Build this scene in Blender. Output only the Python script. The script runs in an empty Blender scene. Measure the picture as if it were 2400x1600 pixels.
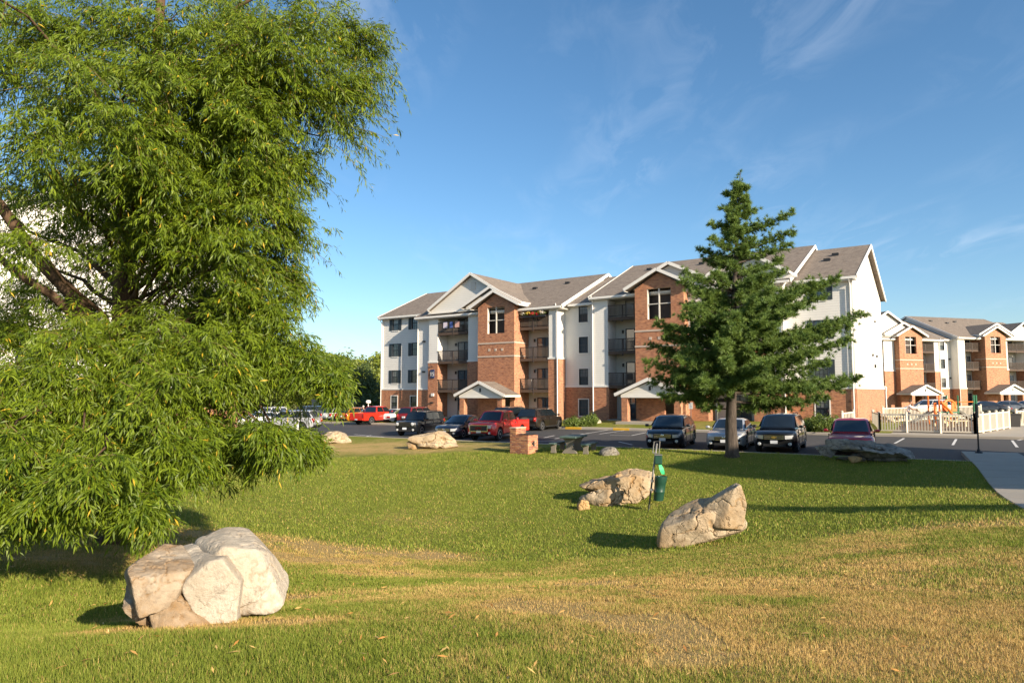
import bpy, bmesh, math, random
import numpy as np
from mathutils import Vector, Matrix

random.seed(7)
RNG = np.random.default_rng(11)
SC = bpy.context.scene
COL = SC.collection
R = math.radians

# ------------------------------------------------------------------ camera
CAM_Z = 2.9
PITCH = math.atan(118 / 1600)
cam_d = bpy.data.cameras.new('camera')
cam_d.lens = 24.0
cam_d.sensor_width = 36.0
cam_d.clip_end = 4000
cam_o = bpy.data.objects.new('camera', cam_d)
COL.objects.link(cam_o)
cam_o.location = (0, 0, CAM_Z)
cam_o.rotation_euler = (math.pi / 2 + PITCH, 0, 0)
SC.camera = cam_o

# ------------------------------------------------------------------ light, sky, exposure
SUN_EL = R(22.0)
SUN_H = Vector((0.635, -0.772)).normalized()
SUN = Vector((SUN_H.x * math.cos(SUN_EL), SUN_H.y * math.cos(SUN_EL), math.sin(SUN_EL)))
sun_d = bpy.data.lights.new('sun', 'SUN')
sun_d.energy = 5.0
sun_d.angle = R(0.55)
sun_d.color = (1.0, 0.86, 0.67)
sun_o = bpy.data.objects.new('sun', sun_d)
COL.objects.link(sun_o)
sun_o.rotation_euler = (-SUN).to_track_quat('-Z', 'Y').to_euler()

world = bpy.data.worlds.new('World')
SC.world = world
world.use_nodes = True
wn, wl = world.node_tree.nodes, world.node_tree.links
wn.clear()
w_out = wn.new('ShaderNodeOutputWorld')
w_bg = wn.new('ShaderNodeBackground')
w_bg.inputs['Strength'].default_value = 0.093
w_sky = wn.new('ShaderNodeTexSky')
w_sky.sky_type = 'NISHITA'
w_sky.sun_disc = False
w_sky.sun_elevation = SUN_EL
w_sky.sun_rotation = math.atan2(SUN_H.x, SUN_H.y)
w_sky.altitude = 300
w_sky.air_density = 1.0
w_sky.dust_density = 0.9
w_sky.ozone_density = 3.2
# thin cirrus, one layer over the whole dome
w_tc = wn.new('ShaderNodeTexCoord')
w_sep = wn.new('ShaderNodeSeparateXYZ')
wl.new(w_tc.outputs['Generated'], w_sep.inputs[0])
def wmath(op, a, b=None):
    n = wn.new('ShaderNodeMath'); n.operation = op
    for i, v in enumerate((a, b)):
        if v is None: continue
        if isinstance(v, (int, float)): n.inputs[i].default_value = v
        else: wl.new(v, n.inputs[i])
    return n.outputs[0]
zz = wmath('ADD', wmath('MAXIMUM', w_sep.outputs['Z'], 0.0), 0.10)
cmb = wn.new('ShaderNodeCombineXYZ')
wl.new(wmath('DIVIDE', w_sep.outputs['X'], zz), cmb.inputs[0])
wl.new(wmath('DIVIDE', w_sep.outputs['Y'], zz), cmb.inputs[1])
w_map = wn.new('ShaderNodeMapping')
w_map.inputs['Rotation'].default_value = (0, 0, R(-38))
w_map.inputs['Scale'].default_value = (1.7, 0.75, 1)
w_map.inputs['Location'].default_value = (2.3, 0.4, 0.0)
wl.new(cmb.outputs[0], w_map.inputs[0])
n1 = wn.new('ShaderNodeTexNoise'); n1.inputs['Scale'].default_value = 0.9; n1.inputs['Detail'].default_value = 2
n2 = wn.new('ShaderNodeTexNoise'); n2.inputs['Scale'].default_value = 3.2; n2.inputs['Detail'].default_value = 9
n2.inputs['Roughness'].default_value = 0.62; n2.inputs['Distortion'].default_value = 0.9
wl.new(w_map.outputs[0], n1.inputs[0]); wl.new(w_map.outputs[0], n2.inputs[0])
r1 = wn.new('ShaderNodeMapRange'); r1.inputs[1].default_value = 0.46; r1.inputs[2].default_value = 0.72
r2 = wn.new('ShaderNodeMapRange'); r2.inputs[1].default_value = 0.46; r2.inputs[2].default_value = 0.80
wl.new(n1.outputs[0], r1.inputs[0]); wl.new(n2.outputs[0], r2.inputs[0])
cfac = wmath('MULTIPLY', wmath('MULTIPLY', r1.outputs[0], r2.outputs[0]), 0.34)
w_mix = wn.new('ShaderNodeMix'); w_mix.data_type = 'RGBA'
wl.new(cfac, w_mix.inputs[0])
w_mix.inputs[7].default_value = (5.6, 6.1, 6.9, 1)
w_sat = wn.new('ShaderNodeHueSaturation'); w_sat.inputs['Saturation'].default_value = 1.12
w_sat.inputs['Hue'].default_value = 0.495
wl.new(w_sky.outputs[0], w_sat.inputs['Color'])
wl.new(w_sat.outputs[0], w_mix.inputs[6])
wl.new(w_mix.outputs[2], w_bg.inputs['Color'])
wl.new(w_bg.outputs[0], w_out.inputs['Surface'])

SC.view_settings.view_transform = 'Standard'
SC.view_settings.look = 'None'
SC.view_settings.exposure = 0.98
SC.view_settings.gamma = 1.0
SC.view_settings.use_curve_mapping = False
SC.render.engine = 'CYCLES'
SC.cycles.max_bounces = 6
SC.cycles.diffuse_bounces = 3
SC.cycles.glossy_bounces = 3
SC.cycles.transmission_bounces = 4
SC.cycles.transparent_max_bounces = 6

# ------------------------------------------------------------------ layout frame
# building axis: U runs along the facade to the right, W runs into the block
TH = math.atan2(28.1765, 40.0575)
U = np.array([math.cos(TH), -math.sin(TH)])
W = np.array([math.sin(TH), math.cos(TH)])

def lot_z(x, y):
    return np.clip(0.011 * np.asarray(x, float) - 0.004 * (np.asarray(y, float) - 35), -0.75, 0.42)

KA = np.array([-14.75, 48.7]); KB = np.array([16.8, 25.4])
KD = (KB - KA) / np.linalg.norm(KB - KA)
KN = np.array([-KD[1], KD[0]])
if KN[1] < 0: KN = -KN
def kerb_dist(x, y):                       # >0 on the lot side
    return (np.asarray(x) - KA[0]) * KN[0] + (np.asarray(y) - KA[1]) * KN[1]

TPTS = np.array([
    (0,0,1.3),(-4,0,1.3),(4,0,1.3),(-9,-2,1.2),(10,-2,1.35),(0,-8,1.3),(-20,-10,1.2),(20,-10,1.3),
    (0,4,1.22),(-3,4,1.16),(3,4.5,1.2),(8,4,1.2),(-8,3,1.05),(-3,6,.93),(-5,5.6,.86),(-1,6.6,.88),(1,6.8,.86),(3,7.4,.83),(7,8,.9),
    (-3.4,7.7,.40),(-4.6,7.4,.42),(-1.5,8.2,.52),(0.5,9,.42),(3,10.5,.27),(6,11,.5),(10,11,.75),(-9.5,8,.55),
    (-7.6,13,.12),(-5,10.5,.02),(-2.5,11,-.05),(0,12,-.3),(-12,14,.2),(-20,15,.4),(-14,22,0.1),
    (4.1,14.3,-.3),(7,15,-.05),(9.5,15,.3),(1.5,18,-.95),(4,20.2,-.65),(.8,24,-.7),(-4,18,-.75),(-9,20,-.35),(-5,25,-.5),
    (7.6,19,-.3),(5.8,25.5,-.45),(8.4,22.3,-.35),(12.7,19.6,.12),(11.7,15.6,.38),(3.6,28.9,-.1),(-3,31,-.2),(-9,33,-.25),
    (14.8,22,.28),(20,15,.5),(16,6,1.0),(25,20,.45),(-20,38,-.2),(-35,40,-.3),(-35,10,.3),(11,24.5,.0),(9.2,28.0,.12)], float)
def _tps(P, z):
    n = len(P)
    d = np.linalg.norm(P[:, None] - P[None], axis=2)
    K = np.where(d > 0, d * d * np.log(np.maximum(d, 1e-9)), 0) + 0.4 * np.eye(n)
    A = np.zeros((n + 3, n + 3)); A[:n, :n] = K; A[:n, n] = 1; A[:n, n+1:] = P; A[n, :n] = 1; A[n+1:, :n] = P.T
    return np.linalg.solve(A, np.concatenate([z, [0, 0, 0]]))
TW = _tps(TPTS[:, :2], TPTS[:, 2])
def ground_z(x, y):
    x = np.asarray(x, float); y = np.asarray(y, float)
    sh = x.shape; x = x.ravel(); y = y.ravel()
    out = np.empty(len(x))
    for i in range(0, len(x), 200000):
        P = np.stack([x[i:i+200000], y[i:i+200000]], 1)
        d = np.linalg.norm(P[:, None] - TPTS[None, :, :2], axis=2)
        K = np.where(d > 0, d * d * np.log(np.maximum(d, 1e-9)), 0)
        out[i:i+200000] = K @ TW[:-3] + TW[-3] + P @ TW[-2:]
    out = np.clip(out, -1.1, 1.6)
    k = np.clip(-kerb_dist(x, y) / 3.2, 0, 1); k = k * k * (3 - 2 * k)
    zk = lot_z(x, y) + 0.13
    return (zk * (1 - k) + out * k).reshape(sh)
def gz(x, y): return float(ground_z(np.array([x]), np.array([y]))[0])

def ray(px, py):
    cx = (px - 1200) / 1600; cy = -(py - 800) / 1600
    return np.array([cx, math.cos(PITCH) - cy * math.sin(PITCH), math.sin(PITCH) + cy * math.cos(PITCH)])
def on_lot(px, py, dz=0.0):
    d = ray(px, py); P = None; z = 0.0
    for _ in range(8):
        t = (z + dz - CAM_Z) / d[2]; P = d * t; z = float(lot_z(P[0], P[1]))
    return np.array([P[0], P[1], z + dz])
def on_lawn(px, py):
    d = ray(px, py)
    ts = np.arange(2.5, 60, 0.04)
    g = ground_z(d[0] * ts, d[1] * ts)
    hit = np.nonzero(CAM_Z + d[2] * ts < g)[0]
    t = ts[hit[0]] if len(hit) else 40.0
    return np.array([d[0] * t, d[1] * t, gz(d[0] * t, d[1] * t)])
def at_depth(px, py, Y):
    d = ray(px, py); t = Y / d[1]
    return np.array([d[0] * t, Y, CAM_Z + d[2] * t])

# ------------------------------------------------------------------ value noise
def _hash(ix, iy, iz, s):
    h = (ix.astype(np.int64) * 374761393 + iy.astype(np.int64) * 668265263 + iz.astype(np.int64) * 2147483647 + s * 974634) & 0xffffffff
    h = ((h ^ (h >> 13)) * 1274126177) & 0xffffffff
    return ((h ^ (h >> 16)) & 0xffff) / 65535.0
def vnoise(P, s=0):
    i = np.floor(P).astype(np.int64); f = P - i; f = f * f * (3 - 2 * f)
    o = 0
    for a in (0, 1):
        wa = f[:, 0] if a else 1 - f[:, 0]
        for b in (0, 1):
            wb = f[:, 1] if b else 1 - f[:, 1]
            for c in (0, 1):
                wc = f[:, 2] if c else 1 - f[:, 2]
                o = o + wa * wb * wc * _hash(i[:, 0] + a, i[:, 1] + b, i[:, 2] + c, s)
    return o
def fbm(P, oct=4, s=0):
    v = 0; a = 0.5; t = 0
    for k in range(oct):
        v = v + a * vnoise(P * (2 ** k) + 17.3 * k, s + k); t += a; a *= 0.5
    return v / t * 2 - 1

# ------------------------------------------------------------------ mesh helpers
def tag(o, label=None, cat=None, group=None, kind=None):
    if label: o['label'] = label
    if cat: o['category'] = cat
    if group: o['group'] = group
    if kind: o['kind'] = kind
    return o
def empty(name, loc=(0, 0, 0), rz=0.0):
    o = bpy.data.objects.new(name, None); COL.objects.link(o)
    o.empty_display_size = 0.2
    o.location = [float(v) for v in loc]; o.rotation_euler = (0, 0, rz)
    return o
def link(name, me, mat=None, parent=None, smooth=None):
    if mat is not None:
        for m in (mat if isinstance(mat, (list, tuple)) else [mat]): me.materials.append(m)
    o = bpy.data.objects.new(name, me); COL.objects.link(o)
    if parent is not None: o.parent = parent
    if smooth is not None:
        me.polygons.foreach_set('use_smooth', np.ones(len(me.polygons), bool))
        if smooth < 3.1: me.set_sharp_from_angle(angle=smooth)
    return o
def fast_mesh(name, V, F, attrs=None):
    V = np.ascontiguousarray(V, np.float32); F = np.ascontiguousarray(F, np.int32)
    me = bpy.data.meshes.new(name)
    me.vertices.add(len(V)); me.vertices.foreach_set('co', V.ravel())
    m, k = F.shape
    me.loops.add(m * k); me.loops.foreach_set('vertex_index', F.ravel())
    me.polygons.add(m); me.polygons.foreach_set('loop_start', np.arange(m, dtype=np.int32) * k)
    if attrs:
        for nm, a in attrs.items():
            at = me.attributes.new(nm, 'FLOAT', 'POINT'); at.data.foreach_set('value', np.ascontiguousarray(a, np.float32))
    me.update(calc_edges=True)
    return me
class MB:
    def __init__(self): self.v = []; self.f = []
    def add(self, vs, fs):
        n = len(self.v); self.v += [tuple(map(float, p)) for p in vs]; self.f += [tuple(i + n for i in f) for f in fs]; return self
    def box(self, x0, x1, y0, y1, z0, z1):
        x0, x1 = min(x0, x1), max(x0, x1); y0, y1 = min(y0, y1), max(y0, y1); z0, z1 = min(z0, z1), max(z0, z1)
        return self.add([(x0,y0,z0),(x1,y0,z0),(x1,y1,z0),(x0,y1,z0),(x0,y0,z1),(x1,y0,z1),(x1,y1,z1),(x0,y1,z1)],
                        [(0,3,2,1),(4,5,6,7),(0,1,5,4),(1,2,6,5),(2,3,7,6),(3,0,4,7)])
    def cbox(self, c, s, bev=0.0):
        if bev <= 0: return self.box(c[0]-s[0]/2, c[0]+s[0]/2, c[1]-s[1]/2, c[1]+s[1]/2, c[2]-s[2]/2, c[2]+s[2]/2)
        x, y, z = s[0]/2, s[1]/2, s[2]/2; b = bev; vs = []
        for sx in (-1, 1):
            for sy in (-1, 1):
                for sz in (-1, 1):
                    vs += [(sx*(x-b), sy*(y-b), sz*z), (sx*(x-b), sy*y, sz*(z-b)), (sx*x, sy*(y-b), sz*(z-b))]
        bm = bmesh.new()
        for v in vs: bm.verts.new((v[0]+c[0], v[1]+c[1], v[2]+c[2]))
        bmesh.ops.convex_hull(bm, input=bm.verts[:])
        bm.verts.index_update()
        bm.verts.ensure_lookup_table()
        self.add([v.co[:] for v in bm.verts], [[q.index for q in f.verts] for f in bm.faces]); bm.free(); return self
    def prism(self, poly, y0, y1):           # polygon in xz (seen from -y counter-clockwise), extruded along y
        n = len(poly)
        vs = [(x, y0, z) for x, z in poly] + [(x, y1, z) for x, z in poly]
        fs = [tuple(range(n)), tuple(range(2*n-1, n-1, -1))]
        fs += [(i, i + n, (i+1) % n + n, (i+1) % n) for i in range(n)]
        return self.add(vs, fs)
    def prismz(self, poly, z0, z1):          # polygon in xy counter-clockwise, extruded up
        n = len(poly)
        vs = [(x, y, z0) for x, y in poly] + [(x, y, z1) for x, y in poly]
        fs = [tuple(range(n-1, -1, -1)), tuple(range(n, 2*n))]
        fs += [(i, (i+1) % n, (i+1) % n + n, i + n) for i in range(n)]
        return self.add(vs, fs)
    def slab(self, q, t):                    # quad of 3-d corners given thickness downward along its normal
        q = [np.array(p, float) for p in q]
        nrm = np.cross(q[1] - q[0], q[2] - q[0]); nrm /= np.linalg.norm(nrm)
        if nrm[2] < 0: nrm = -nrm
        lo = [p - nrm * t for p in q]
        return self.add(q + lo, [(0,1,2,3),(7,6,5,4),(0,4,5,1),(1,5,6,2),(2,6,7,3),(3,7,4,0)])
    def beam(self, p0, p1, w, h, up=(0, 0, 1)):
        p0 = np.array(p0, float); p1 = np.array(p1, float); d = p1 - p0; d /= np.linalg.norm(d)
        s = np.cross(d, np.array(up, float)); s /= np.linalg.norm(s); u = np.cross(s, d)
        vs = []
        for p in (p0, p1):
            for a, b in ((-1,-1),(1,-1),(1,1),(-1,1)): vs.append(p + s*a*w/2 + u*b*h/2)
        return self.add(vs, [(0,1,2,3),(7,6,5,4),(0,4,5,1),(1,5,6,2),(2,6,7,3),(3,7,4,0)])
    def tube(self, pts, rad, seg=8, cap=True):
        pts = [np.array(p, float) for p in pts]
        if np.isscalar(rad): rad = [rad] * len(pts)
        base = len(self.v); ref = None; n = len(pts)
        for i, p in enumerate(pts):
            d = pts[min(i+1, n-1)] - pts[max(i-1, 0)]; d = d / (np.linalg.norm(d) + 1e-12)
            if ref is None: ref = np.array([0, 0, 1.0]) if abs(d[2]) < 0.9 else np.array([1.0, 0, 0])
            s = np.cross(d, ref); s /= np.linalg.norm(s) + 1e-12; t = np.cross(s, d); ref = t
            for k in range(seg):
                a = 2 * math.pi * k / seg
                self.v.append(tuple(p + rad[i] * (math.cos(a) * s + math.sin(a) * t)))
        for i in range(n - 1):
            for k in range(seg):
                a = base + i*seg + k; b = base + i*seg + (k+1) % seg
                self.f.append((a, b, b + seg, a + seg))
        if cap:
            self.f.append(tuple(base + k for k in range(seg-1, -1, -1)))
            self.f.append(tuple(base + (n-1)*seg + k for k in range(seg)))
        return self
    def lathe(self, prof, c=(0,0,0), axis='z', seg=16):   # prof: (radius, height)
        base = len(self.v)
        for r, h in prof:
            for k in range(seg):
                a = 2*math.pi*k/seg; p = (r*math.cos(a), r*math.sin(a), h)
                if axis == 'y': p = (p[0], p[2], p[1])
                if axis == 'x': p = (p[2], p[0], p[1])
                self.v.append((p[0]+c[0], p[1]+c[1], p[2]+c[2]))
        for i in range(len(prof)-1):
            for k in range(seg):
                a = base+i*seg+k; b = base+i*seg+(k+1) % seg
                self.f.append((a, b, b+seg, a+seg))
        self.f.append(tuple(base+k for k in range(seg-1, -1, -1)))
        self.f.append(tuple(base+(len(prof)-1)*seg+k for k in range(seg)))
        return self
    def wall(self, x0, x1, z0, z1, y0, y1, holes=()):
        xs = sorted({x0, x1, *[max(x0, min(x1, v)) for h in holes for v in h[:2]]})
        zs = sorted({z0, z1, *[max(z0, min(z1, v)) for h in holes for v in h[2:]]})
        for i in range(len(xs)-1):
            run = None
            for j in range(len(zs)-1):
                cx, cz = (xs[i]+xs[i+1])/2, (zs[j]+zs[j+1])/2
                inh = any(h[0] < cx < h[1] and h[2] < cz < h[3] for h in holes)
                if not inh:
                    if run is None: run = zs[j]
                if inh and run is not None: self.box(xs[i], xs[i+1], y0, y1, run, zs[j]); run = None
            if run is not None: self.box(xs[i], xs[i+1], y0, y1, run, zs[-1])
        return self
    def build(self, name, mat=None, parent=None, smooth=None, fixn=False):
        me = bpy.data.meshes.new(name); me.from_pydata(self.v, [], self.f); me.update()
        if fixn:
            bm = bmesh.new(); bm.from_mesh(me); bmesh.ops.recalc_face_normals(bm, faces=bm.faces[:]); bm.to_mesh(me); bm.free()
        return link(name, me, mat, parent, smooth)

# ------------------------------------------------------------------ materials
class NT:
    def __init__(self, name):
        self.m = bpy.data.materials.new(name); self.m.use_nodes = True
        self.n = self.m.node_tree.nodes; self.l = self.m.node_tree.links
        self.b = self.n['Principled BSDF']; self.out = self.n['Material Output']
    def new(self, t, **kw):
        n = self.n.new('ShaderNode' + t)
        for k, v in kw.items(): setattr(n, k, v)
        return n
    def set(self, node, i, v):
        if hasattr(v, 'is_output') or isinstance(v, bpy.types.NodeSocket): self.l.new(v, node.inputs[i])
        else:
            node.inputs[i].default_value = v
    def math(self, op, a, b=0.0, c=0.0, clamp=False):
        n = self.new('Math', operation=op, use_clamp=clamp)
        for i, v in enumerate((a, b, c)): self.set(n, i, v)
        return n.outputs[0]
    def mix(self, f, a, b, mode='MIX'):
        n = self.new('Mix', data_type='RGBA', blend_type=mode)
        self.set(n, 0, f)
        for i, v in ((6, a), (7, b)):
            if isinstance(v, (tuple, list)): n.inputs[i].default_value = (*v[:3], 1)
            else: self.l.new(v, n.inputs[i])
        return n.outputs[2]
    def noise(self, scale, detail=4, rough=0.55, vec=None, dist=0.0):
        n = self.new('TexNoise'); n.inputs['Scale'].default_value = scale; n.inputs['Detail'].default_value = detail
        n.inputs['Roughness'].default_value = rough; n.inputs['Distortion'].default_value = dist
        if vec is None: vec = self.coord()
        self.l.new(vec, n.inputs['Vector']); return n.outputs[0]
    def coord(self, which='Object'):
        if not hasattr(self, '_tc'): self._tc = self.new('TexCoord')
        return self._tc.outputs[which]
    def rng(self, v, a, b, c=0.0, d=1.0):
        n = self.new('MapRange'); self.set(n, 0, v)
        for i, q in ((1, a), (2, b), (3, c), (4, d)): n.inputs[i].default_value = q
        return n.outputs[0]
    def bump(self, h, strength=0.4, dist=0.02):
        n = self.new('Bump'); n.inputs['Strength'].default_value = strength; n.inputs['Distance'].default_value = dist
        self.l.new(h, n.inputs['Height']); self.l.new(n.outputs[0], self.b.inputs['Normal'])
    def base(self, v):
        if isinstance(v, (tuple, list)): self.b.inputs['Base Color'].default_value = (*v[:3], 1)
        else: self.l.new(v, self.b.inputs['Base Color'])
    def p(self, **kw):
        for k, v in kw.items(): self.b.inputs[k.replace('_', ' ')].default_value = v
        return self
    def attr(self, nm):
        n = self.new('Attribute'); n.attribute_name = nm; return n.outputs['Fac']
def lin(*c): return tuple(((v/255)/12.92 if v/255 <= 0.04045 else ((v/255+0.055)/1.055)**2.4) for v in c)
def simple(name, col, rough=0.6, metal=0.0, spec=0.5, var=0.12, ns=6.0, bump=0.0, bd=0.01, coat=0.0):
    t = NT(name); t.p(Roughness=rough, Metallic=metal, Specular_IOR_Level=spec, Coat_Weight=coat)
    if coat: t.p(Coat_Roughness=0.04)
    if var > 0:
        f = t.noise(ns, 5, 0.6)
        t.base(t.mix(f, tuple(c*(1-var) for c in col), tuple(min(1, c*(1+var)) for c in col)))
        if bump: t.bump(f, bump, bd)
    else: t.base(col)
    return t.m
M = {}
def wall_uv(t):
    o = t.new('SeparateXYZ'); t.l.new(t.coord('Object'), o.inputs[0])
    n = t.new('SeparateXYZ'); t.l.new(t.coord('Normal'), n.inputs[0])
    u = t.math('ADD', t.math('MULTIPLY', o.outputs[0], t.math('ABSOLUTE', n.outputs[1])), t.math('MULTIPLY', o.outputs[1], t.math('ABSOLUTE', n.outputs[0])))
    c = t.new('CombineXYZ'); t.l.new(u, c.inputs[0]); t.l.new(o.outputs[2], c.inputs[1])
    return c.outputs[0], o.outputs[2]
def mk_brick(name, c1, c2, mortar):
    t = NT(name); t.p(Roughness=0.85, Specular_IOR_Level=0.25)
    uv, _ = wall_uv(t)
    b = t.new('TexBrick'); t.l.new(uv, b.inputs['Vector'])
    b.inputs['Color1'].default_value = (*c1, 1); b.inputs['Color2'].default_value = (*c2, 1); b.inputs['Mortar'].default_value = (*mortar, 1)
    b.inputs['Scale'].default_value = 1.0; b.inputs['Mortar Size'].default_value = 0.011; b.inputs['Bias'].default_value = -0.1
    b.inputs['Brick Width'].default_value = 0.215; b.inputs['Row Height'].default_value = 0.078
    f = t.noise(1.6, 4, 0.6); mp = t.new('Mapping'); t.l.new(uv, mp.inputs[0]); mp.inputs['Scale'].default_value = (2.6, 6.5, 1); f2 = t.noise(1.0, 3, 0.65, mp.outputs[0])
    c = t.mix(t.rng(f, .35, .7), t.mix(0.25, b.outputs[0], (0.10, 0.030, 0.020)), b.outputs[0])
    c = t.mix(t.rng(f2, .50, .68, 0, .55), c, (0.52, 0.25, 0.12))
    c = t.mix(t.rng(f2, .32, .48, .6, 0), c, (0.13, 0.042, 0.030))
    t.base(c); t.bump(t.math('SUBTRACT', 1.0, b.outputs[1]), 0.5, 0.008)
    return t.m
M['brick'] = mk_brick('brick', (0.50, 0.185, 0.078), (0.30, 0.100, 0.048), (0.50, 0.38, 0.27))
def mk_siding():
    t = NT('siding'); t.p(Roughness=0.55, Specular_IOR_Level=0.3)
    _, z = wall_uv(t)
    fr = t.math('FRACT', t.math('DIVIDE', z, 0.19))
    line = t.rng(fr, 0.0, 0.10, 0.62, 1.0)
    f = t.noise(0.6, 4, 0.6)
    c = t.mix(f, (0.66, 0.63, 0.575), (0.76, 0.735, 0.685))
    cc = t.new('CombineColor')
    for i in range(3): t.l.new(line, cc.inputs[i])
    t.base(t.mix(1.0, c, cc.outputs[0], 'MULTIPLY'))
    t.bump(t.math('SUBTRACT', 1.0, fr), 0.6, 0.012)
    return t.m
M['siding'] = mk_siding()
def mk_roof():
    t = NT('shingles'); t.p(Roughness=0.9, Specular_IOR_Level=0.15)
    o = t.new('SeparateXYZ'); t.l.new(t.coord('Object'), o.inputs[0])
    c = t.new('CombineXYZ'); t.l.new(o.outputs[0], c.inputs[0]); t.l.new(t.math('MULTIPLY', o.outputs[2], 2.2), c.inputs[1]); t.l.new(o.outputs[1], c.inputs[2])
    b = t.new('TexBrick'); t.l.new(c.outputs[0], b.inputs['Vector'])
    b.inputs['Color1'].default_value = (0.185, 0.155, 0.130, 1); b.inputs['Color2'].default_value = (0.13, 0.102, 0.082, 1); b.inputs['Mortar'].default_value = (0.07, 0.06, 0.055, 1)
    b.inputs['Scale'].default_value = 1.0; b.inputs['Brick Width'].default_value = 0.42; b.inputs['Row Height'].default_value = 0.17; b.inputs['Mortar Size'].default_value = 0.012
    f = t.noise(2.6, 7, 0.85)
    t.base(t.mix(t.rng(f, .36, .62, 0, .9), b.outputs[0], (0.26, 0.215, 0.175)))
    t.bump(f, 0.35, 0.02)
    return t.m
M['roof'] = mk_roof()
M['trim'] = simple('trim_paint', (0.74, 0.71, 0.66), 0.5, var=0.05, ns=2)
M['soffit'] = simple('soffit_paint', (0.58, 0.54, 0.48), 0.6, var=0.05, ns=2)
M['stone_band'] = simple('limestone_band', (0.50, 0.40, 0.32), 0.8, var=0.15, ns=4)
M['inner_wall'] = simple('stucco', (0.52, 0.49, 0.43), 0.8, var=0.08, ns=2)
M['dark_frame'] = simple('dark_frame', (0.020, 0.022, 0.026), 0.4, var=0)
M['shutter'] = simple('shutter_paint', (0.030, 0.042, 0.050), 0.55, var=0.15, ns=8)
M['deck_wood'] = simple('deck_wood', (0.085, 0.055, 0.038), 0.8, var=0.35, ns=9)
M['rail_dark'] = simple('rail_stain', (0.050, 0.036, 0.030), 0.7, var=0.3, ns=9)
M['picket'] = simple('picket_wood', (0.090, 0.068, 0.052), 0.8, var=0.35, ns=7)
M['metal_dark'] = simple('dark_metal', (0.018, 0.018, 0.020), 0.45, var=0.1, spec=0.5)
def mk_glass(name, c, rough=0.04):
    t = NT(name); t.p(Roughness=rough, Specular_IOR_Level=0.9, IOR=1.6)
    f = t.noise(1.7, 2); t.base(t.mix(f, tuple(q*0.7 for q in c), tuple(q*1.3 for q in c)))
    return t.m
M['pane'] = mk_glass('window_glass', (0.032, 0.042, 0.052))
M['pane_blind'] = mk_glass('window_glass_blind', (0.13, 0.135, 0.135), 0.12)
M['pane_curtain'] = mk_glass('window_glass_curtain', (0.24, 0.225, 0.20), 0.15)
M['white'] = simple('white_vinyl', (0.60, 0.535, 0.43), 0.45, var=0.04, ns=3)
def mk_asphalt():
    t = NT('asphalt'); t.p(Roughness=0.85, Specular_IOR_Level=0.3)
    a = t.noise(0.12, 5, 0.6); b = t.noise(40, 3, 0.7); c = t.noise(1.1, 5, 0.65)
    k = t.mix(t.rng(a, .3, .7), (0.040, 0.039, 0.040), (0.068, 0.063, 0.060))
    k = t.mix(t.rng(c, .35, .75, 0, .4), k, (0.030, 0.030, 0.032))
    t.base(t.mix(t.math('MULTIPLY', b, .35), k, (0.11, 0.105, 0.10))); t.bump(b, .35, .004)
    return t.m
M['asphalt'] = mk_asphalt()
def mk_concrete(name, c):
    t = NT(name); t.p(Roughness=0.85, Specular_IOR_Level=0.25)
    a = t.noise(0.8, 6, .65); b = t.noise(30, 3, .7)
    k = t.mix(a, tuple(q*.78 for q in c), tuple(q*1.12 for q in c))
    t.base(t.mix(t.math('MULTIPLY', b, .3), k, tuple(q*.7 for q in c))); t.bump(b, .2, .004)
    return t.m
M['concrete'] = mk_concrete('concrete', (0.40, 0.355, 0.29))
M['kerb'] = mk_concrete('kerb_concrete', (0.40, 0.35, 0.285))
M['paint_white'] = simple('road_paint', (0.62, 0.60, 0.56), 0.7, var=0.25, ns=7)
M['paint_yellow'] = simple('yellow_paint', (0.62, 0.36, 0.03), 0.6, var=0.2, ns=5)
def mk_lawn(name, use_dry):
    t = NT(name); t.p(Roughness=0.95, Specular_IOR_Level=0.1)
    a = t.noise(1.4, 5, .65); b = t.noise(22, 4, .7); c = t.noise(90, 2, .6)
    g = t.mix(a, (0.125, 0.160, 0.016), (0.225, 0.250, 0.038))
    d = t.mix(b, (0.36, 0.235, 0.085), (0.62, 0.44, 0.19))
    f = t.attr('dry') if use_dry else t.rng(t.noise(.25, 3), .4, .7, 0, .5)
    f = t.math('ADD', f, t.rng(t.noise(5, 5, .7), .2, .8, -.4, .4), clamp=True)
    k = t.mix(f, g, d)
    k = t.mix(t.rng(c, .38, .62, .32, 0), k, (0.035, 0.036, 0.012))
    t.base(k); t.bump(t.math('ADD', b, c), .8, .03)
    return t.m
M['lawn'] = mk_lawn('lawn', True)
M['yard'] = mk_lawn('yard_grass', False)
def mk_blade():
    t = NT('grass_blade'); t.p(Roughness=0.6, Specular_IOR_Level=0.25)
    d = t.attr('dry'); k = t.attr('tint')
    g = t.mix(k, (0.100, 0.155, 0.012), (0.290, 0.325, 0.050))
    y = t.mix(k, (0.36, 0.225, 0.070), (0.70, 0.49, 0.19))
    c = t.mix(d, g, y); t.base(c)
    tr = t.new('BsdfTranslucent'); t.l.new(c, tr.inputs[0])
    mx = t.new('MixShader'); mx.inputs[0].default_value = 0.25
    t.l.new(t.b.outputs[0], mx.inputs[1]); t.l.new(tr.outputs[0], mx.inputs[2]); t.l.new(mx.outputs[0], t.out.inputs[0])
    return t.m
M['blade'] = mk_blade()
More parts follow.
